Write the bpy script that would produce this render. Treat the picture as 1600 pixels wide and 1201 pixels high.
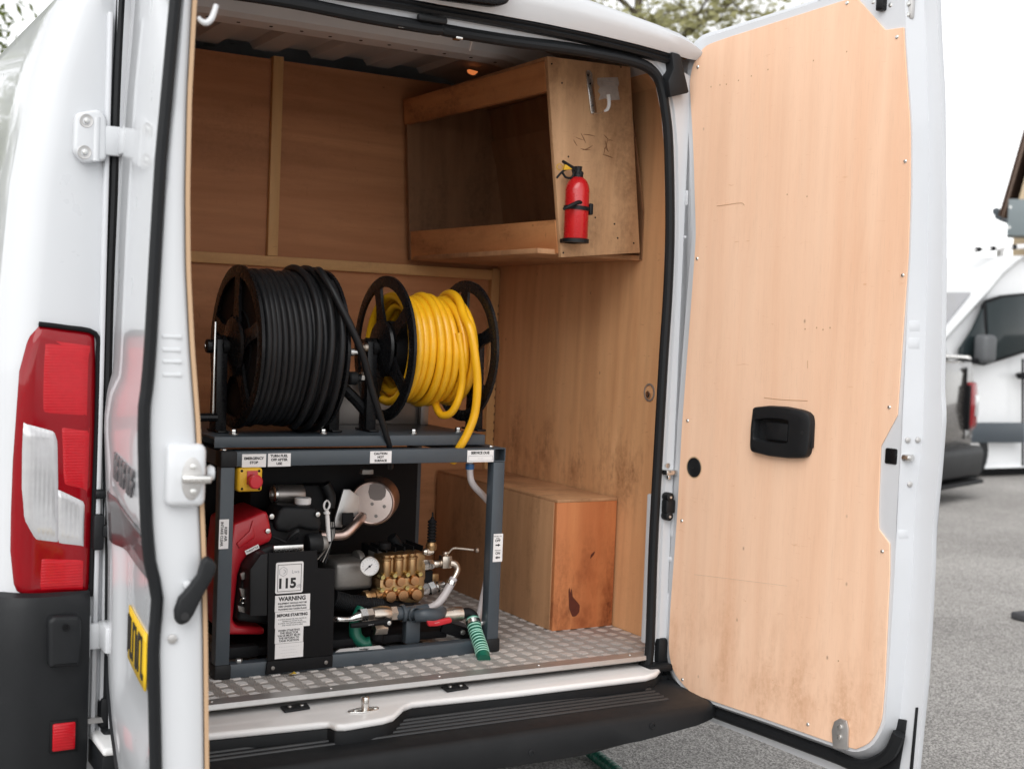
import bpy, bmesh, math, random
from mathutils import Vector, Matrix
random.seed(7)
for o in list(bpy.data.objects): bpy.data.objects.remove(o)
S = bpy.context.scene
COL = S.collection

# ---------------------------------------------------------------- camera
# world frame: X across the van (to its right seen from behind), Y into the van, Z up,
# load floor at Z = 0, tarmac at Z = GZ.
GZ = -0.56
CR = ((0.8659892140448336, -0.49853681558537905, 0.03903491595995781),
      (-0.012204302011227127, 0.05696634725077148, 0.9983015027001227),
      (-0.4999137287276976, -0.8649947276064139, 0.04324794842158126))
CC = Vector((-2.3725, -3.2469, 1.0))
CF = 2035.0
cam_d = bpy.data.cameras.new('camera'); cam = bpy.data.objects.new('camera', cam_d); COL.objects.link(cam)
cam_d.sensor_width = 36.0; cam_d.lens = CF/1600*36; cam_d.clip_start = .05; cam_d.clip_end = 600
m = Matrix(((CR[0][0], CR[1][0], CR[2][0], CC.x), (CR[0][1], CR[1][1], CR[2][1], CC.y), (CR[0][2], CR[1][2], CR[2][2], CC.z), (0, 0, 0, 1)))
cam.matrix_world = m
cam_d.dof.use_dof = True; cam_d.dof.focus_distance = 3.75; cam_d.dof.aperture_fstop = 3.6
S.camera = cam
# ---------------------------------------------------------------- light
W = bpy.data.worlds.new('World'); S.world = W; W.use_nodes = True
wn = W.node_tree; wn.nodes.clear()
sky = wn.nodes.new('ShaderNodeTexSky'); sky.sky_type = 'NISHITA'; sky.sun_disc = False
SUN_EL, SUN_AZ = math.radians(47), math.radians(226)
sky.sun_elevation = SUN_EL; sky.sun_rotation = SUN_AZ; sky.air_density = 1.0; sky.dust_density = .2
hs = wn.nodes.new('ShaderNodeHueSaturation'); hs.inputs['Saturation'].default_value = .06
bg = wn.nodes.new('ShaderNodeBackground'); bg.inputs['Strength'].default_value = .15
wo = wn.nodes.new('ShaderNodeOutputWorld')
wn.links.new(sky.outputs[0], hs.inputs['Color']); wn.links.new(hs.outputs[0], bg.inputs['Color']); wn.links.new(bg.outputs[0], wo.inputs['Surface'])
sl = bpy.data.lights.new('sun', 'SUN'); sl.energy = 1.3; sl.angle = math.radians(55); sl.color = (1, .985, .96)
so = bpy.data.objects.new('sun', sl); COL.objects.link(so)
# Nishita: rotation 0 puts the sun on +Y, positive turns towards +X
sd = Vector((math.sin(SUN_AZ)*math.cos(SUN_EL), math.cos(SUN_AZ)*math.cos(SUN_EL), math.sin(SUN_EL)))
so.rotation_euler = sd.to_track_quat('Z', 'Y').to_euler()
S.view_settings.view_transform = 'Standard'; S.view_settings.look = 'None'
S.view_settings.exposure = 0.72; S.view_settings.gamma = 1; S.view_settings.use_curve_mapping = False
S.render.engine = 'CYCLES'
try:
    S.cycles.max_bounces = 10; S.cycles.diffuse_bounces = 6; S.cycles.use_denoising = True
except Exception: pass

# ---------------------------------------------------------------- measuring
def ray(u, v):
    a, b = (u-800)/CF, -(v-600.5)/CF
    return Vector([CR[0][i]*a + CR[1][i]*b - CR[2][i] for i in range(3)])
def on(u, v, ax, val):
    d = ray(u, v); t = (val-CC[ax])/d[ax]; return CC + d*t
def at(u, v, Y): return on(u, v, 1, Y)            # a measured point of the photograph at depth Y
def xz(u, v, Y): p = at(u, v, Y); return (p.x, p.z)

# ---------------------------------------------------------------- mesh building
class B:
    def __init__(s, xf=None): s.v = []; s.f = []; s.xf = xf
    def add(s, vs, fs):
        n = len(s.v); s.v += [tuple(v) for v in vs]; s.f += [tuple(i+n for i in f) for f in fs]; return s
    def addbm(s, bm):
        bm.verts.index_update()
        s.add([v.co[:] for v in bm.verts], [[v.index for v in f.verts] for f in bm.faces]); bm.free(); return s
    def box(s, x0, x1, y0, y1, z0, z1, bev=0, seg=2, mt=None):
        bm = bmesh.new(); bmesh.ops.create_cube(bm, size=1)
        for v in bm.verts:
            v.co = ((x0+x1)/2+v.co.x*(x1-x0), (y0+y1)/2+v.co.y*(y1-y0), (z0+z1)/2+v.co.z*(z1-z0))
        if bev > 0:
            bev = min(bev, .49*min(abs(x1-x0), abs(y1-y0), abs(z1-z0)))
            bmesh.ops.bevel(bm, geom=bm.edges[:], offset=bev, segments=seg, affect='EDGES', profile=.5)
        if mt is not None: bmesh.ops.transform(bm, matrix=mt, verts=bm.verts[:])
        return s.addbm(bm)
    def prism(s, poly, ax, a0, a1, bev=0, seg=2):
        """polygon in the two other axes (in order) pulled along axis ax"""
        bm = bmesh.new()
        def mk(p, a):
            c = list(p); c.insert(ax, a); return c
        lo = [bm.verts.new(mk(p, a0)) for p in poly]; hi = [bm.verts.new(mk(p, a1)) for p in poly]
        n = len(poly)
        bm.faces.new(lo); bm.faces.new(hi)
        for i in range(n): bm.faces.new((lo[i], lo[(i+1) % n], hi[(i+1) % n], hi[i]))
        bmesh.ops.recalc_face_normals(bm, faces=bm.faces[:])
        if bev > 0:
            es = [e for e in bm.edges if len(e.link_faces) == 2 and e.calc_face_angle(0) > .6]
            bmesh.ops.bevel(bm, geom=es, offset=bev, segments=seg, affect='EDGES', profile=.5)
        big = [f for f in bm.faces if len(f.verts) > 4]
        if big: bmesh.ops.triangulate(bm, faces=big)
        return s.addbm(bm)
    def tube(s, pts, r, n=10, closed=False, smooth=0, cap=True):
        pts = [Vector(p) for p in pts]
        rs = list(r) if isinstance(r, (list, tuple)) else [r]*len(pts)
        if smooth:
            q = []; qr = []; L = len(pts)
            rng = L if closed else L-1
            for i in range(rng):
                if closed: p0, p1, p2, p3 = pts[i-1], pts[i], pts[(i+1) % L], pts[(i+2) % L]
                else: p0, p1, p2, p3 = pts[max(i-1, 0)], pts[i], pts[i+1], pts[min(i+2, L-1)]
                for k in range(smooth):
                    t = k/smooth
                    q.append(.5*((2*p1)+(p2-p0)*t+(2*p0-5*p1+4*p2-p3)*t*t+(3*p1-p0-3*p2+p3)*t**3))
                    qr.append(rs[i]*(1-t)+rs[(i+1) % L]*t)
            if not closed: q.append(pts[-1]); qr.append(rs[-1])
            pts, rs = q, qr
        L = len(pts); vs = []; fs = []; nrm = None
        for i, p in enumerate(pts):
            if closed: t = (pts[(i+1) % L]-pts[i-1])
            else: t = pts[min(i+1, L-1)]-pts[max(i-1, 0)]
            t.normalize()
            if nrm is None:
                nrm = t.orthogonal().normalized()
            else:
                nrm = nrm - t*nrm.dot(t)
                nrm = nrm.normalized() if nrm.length > 1e-6 else t.orthogonal().normalized()
            b = t.cross(nrm)
            for k in range(n):
                a = 2*math.pi*k/n
                vs.append(p+(nrm*math.cos(a)+b*math.sin(a))*rs[i])
        for i in range(L if closed else L-1):
            j = (i+1) % L
            for k in range(n): fs.append((i*n+k, i*n+(k+1) % n, j*n+(k+1) % n, j*n+k))
        if cap and not closed:
            fs.append(tuple(range(n-1, -1, -1))); fs.append(tuple((L-1)*n+k for k in range(n)))
        return s.add(vs, fs)
    def lathe(s, prof, o, axis, n=24, a0=0, a1=2*math.pi):
        """profile (radius, height along axis) spun about axis through o"""
        o = Vector(o); ax = Vector(axis).normalized(); u = ax.orthogonal().normalized(); w = ax.cross(u)
        full = abs(a1-a0-2*math.pi) < 1e-6
        vs = []; fs = []; P = len(prof); N = n if full else n+1
        for k in range(N):
            a = a0+(a1-a0)*k/n
            d = u*math.cos(a)+w*math.sin(a)
            for r, h in prof: vs.append(o+d*r+ax*h)
        for k in range(n):
            j = (k+1) % N
            for i in range(P-1): fs.append((k*P+i, j*P+i, j*P+i+1, k*P+i+1))
        return s.add(vs, fs)
    def cyl(s, o, axis, r, h, n=20, bev=0):
        b = min(bev, r*.5, abs(h)*.45)
        pr = [(0, 0), (r, 0), (r, h), (0, h)] if b <= 0 else [(0, 0), (r-b, 0), (r-b*.3, b*.3), (r, b), (r, h-b), (r-b*.3, h-b*.3), (r-b, h), (0, h)]
        return s.lathe(pr, o, axis, n)
    def grid(s, rows, closed_u=False):
        """rows: list of equal-length point lists"""
        R, Cn = len(rows), len(rows[0]); vs = [p for r in rows for p in r]; fs = []
        for i in range(R-1):
            for k in range(Cn if closed_u else Cn-1):
                k2 = (k+1) % Cn
                fs.append((i*Cn+k, i*Cn+k2, (i+1)*Cn+k2, (i+1)*Cn+k))
        return s.add(vs, fs)
    def obj(s, name, mat, parent=None, label=None, smooth=35, fix=True, thick=0):
        me = bpy.data.meshes.new(name)
        vs = s.v if s.xf is None else [tuple(s.xf(*v)) for v in s.v]
        me.from_pydata(vs, [], s.f); me.validate()
        bm = bmesh.new(); bm.from_mesh(me)
        if fix:
            bmesh.ops.remove_doubles(bm, verts=bm.verts[:], dist=1e-6)
            bmesh.ops.recalc_face_normals(bm, faces=bm.faces[:])
        bm.to_mesh(me); bm.free()
        if smooth:
            for p in me.polygons: p.use_smooth = True
            me.set_sharp_from_angle(angle=math.radians(smooth))
        if mat: me.materials.append(mat)
        o = bpy.data.objects.new(name, me); COL.objects.link(o)
        if thick:
            md = o.modifiers.new('thickness', 'SOLIDIFY'); md.thickness = abs(thick); md.offset = 1 if thick > 0 else -1
        if parent is not None: put(o, parent)
        if label: o['label'] = label
        return o
def put(o, parent):
    o.parent = parent
    if parent.type == 'EMPTY': o.matrix_parent_inverse = Matrix.Translation(-parent.location)
def thing(name, label, cat, loc, group=None):
    o = bpy.data.objects.new(name, None); COL.objects.link(o); o.location = loc; o.empty_display_size = .1
    o['label'] = label; o['category'] = cat
    if group: o['group'] = group
    return o
def tag(o, label, cat, group=None):
    o['label'] = label; o['category'] = cat
    if group: o['group'] = group
    return o
def lerp(a, b, t): return a+(b-a)*t
def interp(tab, x):
    if x <= tab[0][0]: return tab[0][1]
    for (x0, y0), (x1, y1) in zip(tab, tab[1:]):
        if x <= x1: return y0+(y1-y0)*(x-x0)/(x1-x0)
    return tab[-1][1]
def rounded(poly, r, n=4):
    """round the corners of a 2D polygon; r may be one number or one per corner"""
    out = []; L = len(poly)
    for i in range(L):
        p = Vector(poly[i]); a = Vector(poly[i-1]); b = Vector(poly[(i+1) % L])
        rr = r[i] if isinstance(r, (list, tuple)) else r
        da, db = (a-p), (b-p); la, lb = da.length, db.length
        k = min(rr, la*.45, lb*.45)
        if k < 1e-5: out.append(tuple(p)); continue
        p0 = p+da/la*k; p1 = p+db/lb*k
        for j in range(n+1):
            t = j/n; out.append(tuple(p0*(1-t)**2+p*2*t*(1-t)+p1*t*t))
    return out
def text(body, size, o, xd, up, mat, parent, name='lettering', align='CENTER', spacing=1.0, depth=.0003, bold=0):
    cu = bpy.data.curves.new(name, 'FONT'); cu.body = body; cu.size = size; cu.align_x = align; cu.align_y = 'CENTER'
    cu.extrude = depth; cu.space_line = spacing; cu.resolution_u = 3; cu.offset = bold
    t = bpy.data.objects.new(name, cu); COL.objects.link(t)
    dg = bpy.context.evaluated_depsgraph_get()
    me = bpy.data.meshes.new_from_object(t.evaluated_get(dg))
    bpy.data.objects.remove(t); bpy.data.curves.remove(cu)
    xd = Vector(xd).normalized(); up = Vector(up).normalized(); nz = xd.cross(up)
    M4 = Matrix(((xd.x, up.x, nz.x, o[0]), (xd.y, up.y, nz.y, o[1]), (xd.z, up.z, nz.z, o[2]), (0, 0, 0, 1)))
    me.transform(M4); me.materials.clear(); me.materials.append(mat); me.name = name
    ob = bpy.data.objects.new(name, me); COL.objects.link(ob); put(ob, parent); return ob

# ---------------------------------------------------------------- materials
def rgb(r, g, b):
    f = lambda c: (c/255/12.92) if c/255 <= .04045 else ((c/255+.055)/1.055)**2.4
    return (f(r), f(g), f(b), 1)
def NT(name):
    mt = bpy.data.materials.new(name); mt.use_nodes = True; t = mt.node_tree
    p = t.nodes['Principled BSDF']; return mt, t, p
def mth(t, op, a, b=None, clamp=False):
    n = t.nodes.new('ShaderNodeMath'); n.operation = op; n.use_clamp = clamp
    for i, x in enumerate((a, b)):
        if x is None: continue
        if isinstance(x, (int, float)): n.inputs[i].default_value = x
        else: t.links.new(x, n.inputs[i])
    return n.outputs[0]
def mixc(t, fac, a, b, mode='MIX'):
    n = t.nodes.new('ShaderNodeMix'); n.data_type = 'RGBA'; n.blend_type = mode
    for i, x in ((0, fac), (6, a), (7, b)):
        if isinstance(x, (int, float)): n.inputs[i].default_value = x
        elif isinstance(x, tuple): n.inputs[i].default_value = x
        else: t.links.new(x, n.inputs[i])
    return n.outputs[2]
def ramp(t, fac, stops):
    n = t.nodes.new('ShaderNodeValToRGB'); e = n.color_ramp.elements
    e[0].position, e[0].color = stops[0][0], stops[0][1]; e[1].position, e[1].color = stops[-1][0], stops[-1][1]
    for p, c in stops[1:-1]:
        k = e.new(p); k.color = c
    t.links.new(fac, n.inputs[0]); return n.outputs[0]
def coord(t, scale=(1, 1, 1), loc=(0, 0, 0), rot=(0, 0, 0)):
    c = t.nodes.new('ShaderNodeTexCoord'); mp = t.nodes.new('ShaderNodeMapping')
    mp.inputs['Scale'].default_value = scale; mp.inputs['Location'].default_value = loc; mp.inputs['Rotation'].default_value = rot
    t.links.new(c.outputs['Object'], mp.inputs['Vector']); return mp.outputs[0]
def noise(t, vec, scale=1, detail=4, rough=.55, dist=0):
    n = t.nodes.new('ShaderNodeTexNoise'); n.inputs['Scale'].default_value = scale; n.inputs['Detail'].default_value = detail
    n.inputs['Roughness'].default_value = rough; n.inputs['Distortion'].default_value = dist
    t.links.new(vec, n.inputs['Vector']); return n.outputs['Fac']
def bump(t, p, h, strength=.2, dist=.002):
    n = t.nodes.new('ShaderNodeBump'); n.inputs['Strength'].default_value = strength; n.inputs['Distance'].default_value = dist
    t.links.new(h, n.inputs['Height']); t.links.new(n.outputs[0], p.inputs['Normal'])
def K(c, f): return (c[0]*f, c[1]*f, c[2]*f, 1)
def M(name, col, rough=.5, metal=0, coat=0, var=.12, vs=6, bmp=0, bs=300, spec=.5, grime=0, gcol=(.05, .045, .04, 1)):
    """plain stuff: mottled colour and gloss, optional fine relief and grime"""
    mt, t, p = NT(name)
    v = coord(t); n = noise(t, v, vs, 5)
    c = mixc(t, n, K(col, 1-var), K(col, 1+var))
    if grime:
        g = noise(t, coord(t, loc=(3, 1, 2)), 9, 7, .65)
        g = mth(t, 'MULTIPLY', mth(t, 'SUBTRACT', g, .5, True), grime*6, True)
        c = mixc(t, g, c, gcol)
    t.links.new(c, p.inputs['Base Color'])
    r = mth(t, 'ADD', mth(t, 'MULTIPLY', noise(t, v, vs*5, 4), .18), rough-.09, True)
    t.links.new(r, p.inputs['Roughness'])
    p.inputs['Metallic'].default_value = metal; p.inputs['Specular IOR Level'].default_value = spec
    p.inputs['Coat Weight'].default_value = coat; p.inputs['Coat Roughness'].default_value = .04
    if bmp: bump(t, p, noise(t, coord(t), bs, 3), bmp, .001)
    return mt
def wood(name, c0, c1, axis=2, seed=0., stain=None, dark=(.10, .035, .012, 1), wear=0, rough=.6, figure=1.0, zdirt=None):
    """rotary cut plywood or planed timber, the grain running along an axis"""
    mt, t, p = NT(name)
    def sc(a, l): s = [a, a, a]; s[axis] = l; return tuple(s)
    L = (seed*3.1, seed*1.7, seed*2.3)
    warp = noise(t, coord(t, sc(3, .7), L), 1, 2)
    cv = coord(t, sc(11, .55), L)
    add = t.nodes.new('ShaderNodeVectorMath'); add.operation = 'ADD'; sv = t.nodes.new('ShaderNodeVectorMath'); sv.operation = 'SCALE'
    cmb = t.nodes.new('ShaderNodeCombineXYZ')
    for i in range(3): t.links.new(warp, cmb.inputs[i])
    t.links.new(cmb.outputs[0], sv.inputs[0]); sv.inputs['Scale'].default_value = 3.0*figure
    t.links.new(cv, add.inputs[0]); t.links.new(sv.outputs[0], add.inputs[1])
    broad = noise(t, add.outputs[0], 1, 5, .6)
    fine = noise(t, coord(t, sc(160, 5), L), 1, 4, .6)
    pore = noise(t, coord(t, sc(420, 16), L), 1, 2, .5)
    f = mth(t, 'ADD', mth(t, 'MULTIPLY', broad, .85), mth(t, 'MULTIPLY', fine, .18))
    c = ramp(t, f, [(.30, c0), (.52, tuple(lerp(a, b, .6) for a, b in zip(c0, c1))), (.72, c1)])
    c = mixc(t, mth(t, 'MULTIPLY', mth(t, 'SUBTRACT', pore, .58, True), 1.4, True), c, K(c0, .6))
    band = noise(t, coord(t, sc(6.5, .22), (L[0]+2, L[1], L[2])), 1, 3, .5, .6)
    c = mixc(t, mth(t, 'MULTIPLY', mth(t, 'SUBTRACT', band, .42, True), 2.2*figure, True), c, K(c0, .86))
    wv = t.nodes.new('ShaderNodeTexWave'); wv.wave_type = 'BANDS'; wv.bands_direction = 'DIAGONAL'
    wv.inputs['Scale'].default_value = 1; wv.inputs['Distortion'].default_value = 9; wv.inputs['Detail'].default_value = 3; wv.inputs['Detail Scale'].default_value = .6
    t.links.new(coord(t, sc(9, .5), L), wv.inputs['Vector'])
    c = mixc(t, mth(t, 'MULTIPLY', mth(t, 'POWER', wv.outputs['Fac'], 3), .20*figure), c, K(c0, .72))
    patch = noise(t, coord(t, (1.6, 1.6, 1.6), L), 1, 3)
    c = mixc(t, mth(t, 'MULTIPLY', patch, .35), c, K(c1, 1.08))
    # specks, knots and scratches
    vo = t.nodes.new('ShaderNodeTexVoronoi'); vo.inputs['Scale'].default_value = 1; t.links.new(coord(t, sc(9, 6), L), vo.inputs['Vector'])
    kn = mth(t, 'MULTIPLY', mth(t, 'SUBTRACT', .045, vo.outputs['Distance'], True), 30, True)
    c = mixc(t, mth(t, 'MULTIPLY', kn, .7), c, K(c0, .3))
    if wear:
        w = noise(t, coord(t, sc(7, 2.2), (L[0]+5, L[1], L[2])), 1, 8, .72)
        w = mth(t, 'MULTIPLY', mth(t, 'SUBTRACT', w, .47, True), 6, True)
        sp = noise(t, coord(t, (60, 60, 60), L), 1, 5, .7)
        w = mth(t, 'MULTIPLY', w, mth(t, 'MULTIPLY', mth(t, 'SUBTRACT', sp, .25, True), 2.6, True))
        if zdirt:                                   # stains that collect where loads rub, at a height
            g = t.nodes.new('ShaderNodeSeparateXYZ'); t.links.new(coord(t), g.inputs[0])
            zz = mth(t, 'DIVIDE', mth(t, 'ABSOLUTE', mth(t, 'SUBTRACT', g.outputs['Z'], zdirt[0])), zdirt[1])
            w = mth(t, 'MULTIPLY', w, mth(t, 'ADD', mth(t, 'SUBTRACT', 1, zz, True), .12))
        c = mixc(t, mth(t, 'MULTIPLY', w, wear, True), c, dark)
        bl = noise(t, coord(t, sc(16, 9), (L[0]+9, L[1]+2, L[2])), 1, 3, .6)
        bl = mth(t, 'MULTIPLY', mth(t, 'SUBTRACT', bl, .53, True), 5, True)
        if zdirt: bl = mth(t, 'MULTIPLY', bl, mth(t, 'SUBTRACT', 1, zz, True))
        else: bl = mth(t, 'MULTIPLY', bl, .3)
        c = mixc(t, mth(t, 'MULTIPLY', bl, wear*.8, True), c, tuple(lerp(a, b, .55) for a, b in zip(c0, dark)))
        scn = noise(t, coord(t, sc(25, 140), (L[0], L[1]+4, L[2])), 1, 2, .4, 1.5)
        scn = mth(t, 'MULTIPLY', mth(t, 'SUBTRACT', scn, .70, True), 8, True)
        c = mixc(t, mth(t, 'MULTIPLY', scn, .45), c, K(dark, 1.3))
    t.links.new(c, p.inputs['Base Color'])
    t.links.new(mth(t, 'ADD', mth(t, 'MULTIPLY', fine, .2), rough-.1), p.inputs['Roughness'])
    p.inputs['Specular IOR Level'].default_value = .35
    bump(t, p, mth(t, 'ADD', fine, pore), .12, .0008)
    return mt

WHITE = M('white van paint', (.62, .635, .655, 1), .3, coat=.6, var=.008, vs=1)
WHITE_IN = M('white paint inside', (.60, .615, .64, 1), .38, coat=.2, var=.015, vs=2, grime=.03, gcol=(.40, .37, .33, 1))
GREYIN = M('grey white lining paint', (.46, .44, .43, 1), .5, var=.06, vs=4, grime=.1, gcol=(.3, .26, .22, 1))  # greyer than the other inside paint
RUBBER = M('black rubber', (.010, .011, .0125, 1), .5, var=.2, vs=30, grime=.03, gcol=(.05, .05, .05, 1), spec=.22)
PLASTIC = M('black textured plastic', (.009, .010, .0115, 1), .5, var=.15, vs=8, bmp=.25, bs=900, grime=.06, gcol=(.045, .045, .045, 1), spec=.3)
BLACK = M('black gloss metal', (.007, .007, .008, 1), .28, var=.2, vs=12, spec=.25)
BLACKM = M('black matt', (.009, .009, .010, 1), .6, var=.2, vs=12, spec=.15)
STEEL = M('grey powder coat', (.052, .066, .080, 1), .38, var=.08, vs=20, bmp=.15, bs=700, grime=.05, gcol=(.12, .11, .10, 1))
CHROME = M('bright steel', (.72, .71, .69, 1), .25, 1, var=.08, vs=40, grime=.08, gcol=(.2, .17, .14, 1))
NICKEL = M('nickel plate', (.66, .58, .50, 1), .3, 1, var=.1, vs=40, grime=.1, gcol=(.2, .15, .1, 1))
ZINC = M('dull aluminium', (.56, .55, .54, 1), .42, .8, var=.1, vs=20, grime=.1, gcol=(.15, .13, .12, 1))
CASTING = M('cast aluminium', (.27, .255, .24, 1), .5, .7, var=.15, vs=30, bmp=.3, bs=250, grime=.2, gcol=(.06, .05, .045, 1))
BRASS = M('pump brass', (.44, .285, .145, 1), .42, 1, var=.14, vs=30, grime=.12, gcol=(.12, .06, .03, 1))
BRONZE = M('copper coloured cap', (.58, .32, .16, 1), .3, 1, var=.1, vs=40)
REDP = M('engine red', (.46, .012, .022, 1), .33, var=.08, vs=9, coat=.2)
EXT_RED = M('extinguisher red', (.55, .012, .016, 1), .28, var=.05, vs=9, coat=.5)
RED_PL = M('red plastic', (.55, .02, .03, 1), .35, var=.06)
YEL_PL = M('yellow plastic', (.72, .42, .02, 1), .4, var=.06)
YEL_HOSE = M('yellow hose', (.80, .42, .010, 1), .36, var=.12, vs=25, coat=.2, grime=.10, gcol=(.12, .06, .01, 1))
BLK_HOSE = M('black hose rubber', (.012, .0125, .014, 1), .38, var=.25, vs=40, bmp=.25, bs=600, grime=.04, gcol=(.06, .058, .055, 1), spec=.25)
GREEN = M('green hose', (.006, .12, .075, 1), .4, var=.12, vs=20)
GREEN_L = M('pale green spiral', (.36, .66, .54, 1), .4, var=.1)
CLEAR = M('milky hose', (.52, .48, .48, 1), .35, var=.08, coat=.2)
PAPER = M('white label', (.80, .79, .79, 1), .45, var=.03, vs=50, grime=.03, gcol=(.4, .38, .35, 1))
INK = M('black print', (.012, .012, .013, 1), .6)
GREYINK = M('faded print', (.38, .38, .40, 1), .6)
BLUE = M('blue collar', (.03, .12, .30, 1), .4)
HEAT = M('heat tinted steel', (.66, .50, .44, 1), .34, 1, var=.14, vs=25, grime=.15, gcol=(.28, .15, .1, 1))
ENAMEL = M('muffler face', (.72, .62, .58, 1), .42, .4, var=.1, vs=30, grime=.12, gcol=(.3, .2, .16, 1))
RED_LENS = M('red lens', (.24, .0015, .006, 1), .1, var=.1, vs=14, coat=.15, spec=.35)
RED_REFL = M('red reflector', (.46, .005, .012, 1), .2, var=.15, vs=60, coat=.3, spec=.35)
CLEAR_LENS = M('clear lens', (.58, .58, .59, 1), .16, .35, var=.14, vs=40, coat=1)
def ribs(mt, axis, n, k):
    t = mt.node_tree; p = t.nodes['Principled BSDF']; w_ = t.nodes.new('ShaderNodeTexWave'); w_.bands_direction = axis
    w_.inputs['Scale'].default_value = n; t.links.new(coord(t), w_.inputs['Vector']); bump(t, p, w_.outputs['Fac'], k, .001)
ribs(RED_REFL, 'Z', 45, .35); ribs(CLEAR_LENS, 'X', 30, .18)
SCREW = M('screw heads', (.70, .70, .68, 1), .3, .9, var=.1)
PLATE_Y = M('yellow plate', (.78, .50, .01, 1), .35, var=.03)
STEELSH = M('brushed sheet steel', (.36, .33, .31, 1), .4, .9, var=.1, vs=8)
SMOKE = M('dark applique', (.07, .066, .07, 1), .35, var=.1, coat=.3)
PLY_DOOR = wood('pale door ply', (.78, .455, .285, 1), (.89, .615, .44, 1), 2, 1, wear=.45, dark=(.44, .20, .08, 1), zdirt=(0.0, .34), figure=.4)
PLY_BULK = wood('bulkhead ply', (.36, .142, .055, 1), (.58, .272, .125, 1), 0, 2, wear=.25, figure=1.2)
PLY_WALL = wood('side wall ply', (.58, .28, .125, 1), (.78, .445, .225, 1), 2, 3, wear=.8, zdirt=(.55, .20), dark=(.19, .07, .025, 1))
PLY_SHELF = wood('shelf ply', (.50, .27, .135, 1), (.74, .46, .255, 1), 2, 4, wear=.5, dark=(.17, .075, .03, 1))
PLY_BOX = wood('red stained ply', (.48, .125, .04, 1), (.66, .28, .11, 1), 2, 5, wear=.95, dark=(.09, .02, .008, 1), zdirt=(.06, .30))
PLY_SIDE = wood('scuffed ply', (.38, .19, .09, 1), (.56, .31, .16, 1), 2, 6, wear=.5, dark=(.09, .045, .02, 1))
PINE = wood('pine batten', (.52, .27, .10, 1), (.66, .40, .18, 1), 0, 7, wear=.2)
PINE_V = wood('pine batten upright', (.52, .27, .10, 1), (.66, .40, .18, 1), 2, 8, wear=.2)
PINE_Y = wood('pine board', (.44, .165, .06, 1), (.64, .31, .13, 1), 1, 9, wear=.9, dark=(.12, .04, .015, 1))
PLY_DARK = wood('dark brown ply', (.20, .095, .045, 1), (.31, .16, .08, 1), 2, 12, wear=.5, dark=(.06, .03, .012, 1))  # darker than the other ply, used inside the shelf only
PLY_EDGE = wood('ply edge', (.46, .29, .17, 1), (.58, .40, .25, 1), 2, 10)

def checker_mat():
    mt, t, p = NT('aluminium tread plate')
    n = noise(t, coord(t), 3, 6, .6)
    c = ramp(t, n, [(.3, (.38, .36, .34, 1)), (.7, (.56, .54, .52, 1))])
    g = noise(t, coord(t, loc=(4, 0, 0)), 1.7, 6, .6)
    sx = t.nodes.new('ShaderNodeSeparateXYZ'); t.links.new(coord(t), sx.inputs[0])
    rust = mth(t, 'MULTIPLY', mth(t, 'ADD', g, mth(t, 'MULTIPLY', sx.outputs['X'], .35)), 1, True)
    rust = mth(t, 'MULTIPLY', mth(t, 'SUBTRACT', rust, .43, True), 2.6, True)
    rise = mth(t, 'MULTIPLY', mth(t, 'SUBTRACT', sx.outputs['Z'], .0013, True), 900, True)          # sky glint painted near white on the taller bars
    c2 = mixc(t, mth(t, 'MULTIPLY', rust, .85), c, (.17, .085, .055, 1))
    g2 = noise(t, coord(t, loc=(7, 2, 0)), 5, 5, .6)
    c = mixc(t, mth(t, 'MULTIPLY', rise, mth(t, 'ADD', mth(t, 'MULTIPLY', rust, .6), mth(t, 'MULTIPLY', g2, .8), True), True), c2, (.88, .87, .86, 1))
    t.links.new(c, p.inputs['Base Color'])
    t.links.new(mth(t, 'SUBTRACT', .55, mth(t, 'MULTIPLY', rise, .18)), p.inputs['Roughness'])
    p.inputs['Metallic'].default_value = .45
    return mt
TREAD = checker_mat()
def asphalt_mat():
    mt, t, p = NT('worn tarmac')
    vo = t.nodes.new('ShaderNodeTexVoronoi'); vo.inputs['Scale'].default_value = 165; t.links.new(coord(t), vo.inputs['Vector'])
    v2 = t.nodes.new('ShaderNodeTexVoronoi'); v2.inputs['Scale'].default_value = 55; t.links.new(coord(t), v2.inputs['Vector'])
    big = noise(t, coord(t), .45, 8, .68)
    sep = t.nodes.new('ShaderNodeSeparateColor'); t.links.new(vo.outputs['Color'], sep.inputs[0])
    f = mth(t, 'ADD', mth(t, 'MULTIPLY', sep.outputs[0], .5), mth(t, 'MULTIPLY', big, .6))
    c = ramp(t, f, [(.2, (.10, .093, .088, 1)), (.5, (.27, .255, .24, 1)), (.85, (.62, .59, .56, 1))])
    t.links.new(c, p.inputs['Base Color']); p.inputs['Roughness'].default_value = .85
    bump(t, p, mth(t, 'ADD', vo.outputs['Distance'], v2.outputs['Distance']), .7, .006)
    return mt
def leaf_mat(name, a, b):
    mt, t, p = NT(name)
    n = noise(t, coord(t), 2.5, 4)
    t.links.new(mixc(t, n, a, b), p.inputs['Base Color']); p.inputs['Roughness'].default_value = .55
    tr = t.nodes.new('ShaderNodeBsdfTranslucent'); t.links.new(mixc(t, n, K(a, 1.4), K(b, 1.4)), tr.inputs[0])
    mx = t.nodes.new('ShaderNodeMixShader'); mx.inputs[0].default_value = .4
    t.links.new(p.outputs[0], mx.inputs[1]); t.links.new(tr.outputs[0], mx.inputs[2])
    t.links.new(mx.outputs[0], t.nodes['Material Output'].inputs[0]); return mt
LEAF_A = leaf_mat('green leaves', (.12, .16, .03, 1), (.22, .25, .06, 1))
LEAF_B = leaf_mat('yellow green leaves', (.28, .29, .13, 1), (.40, .37, .19, 1))
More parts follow.
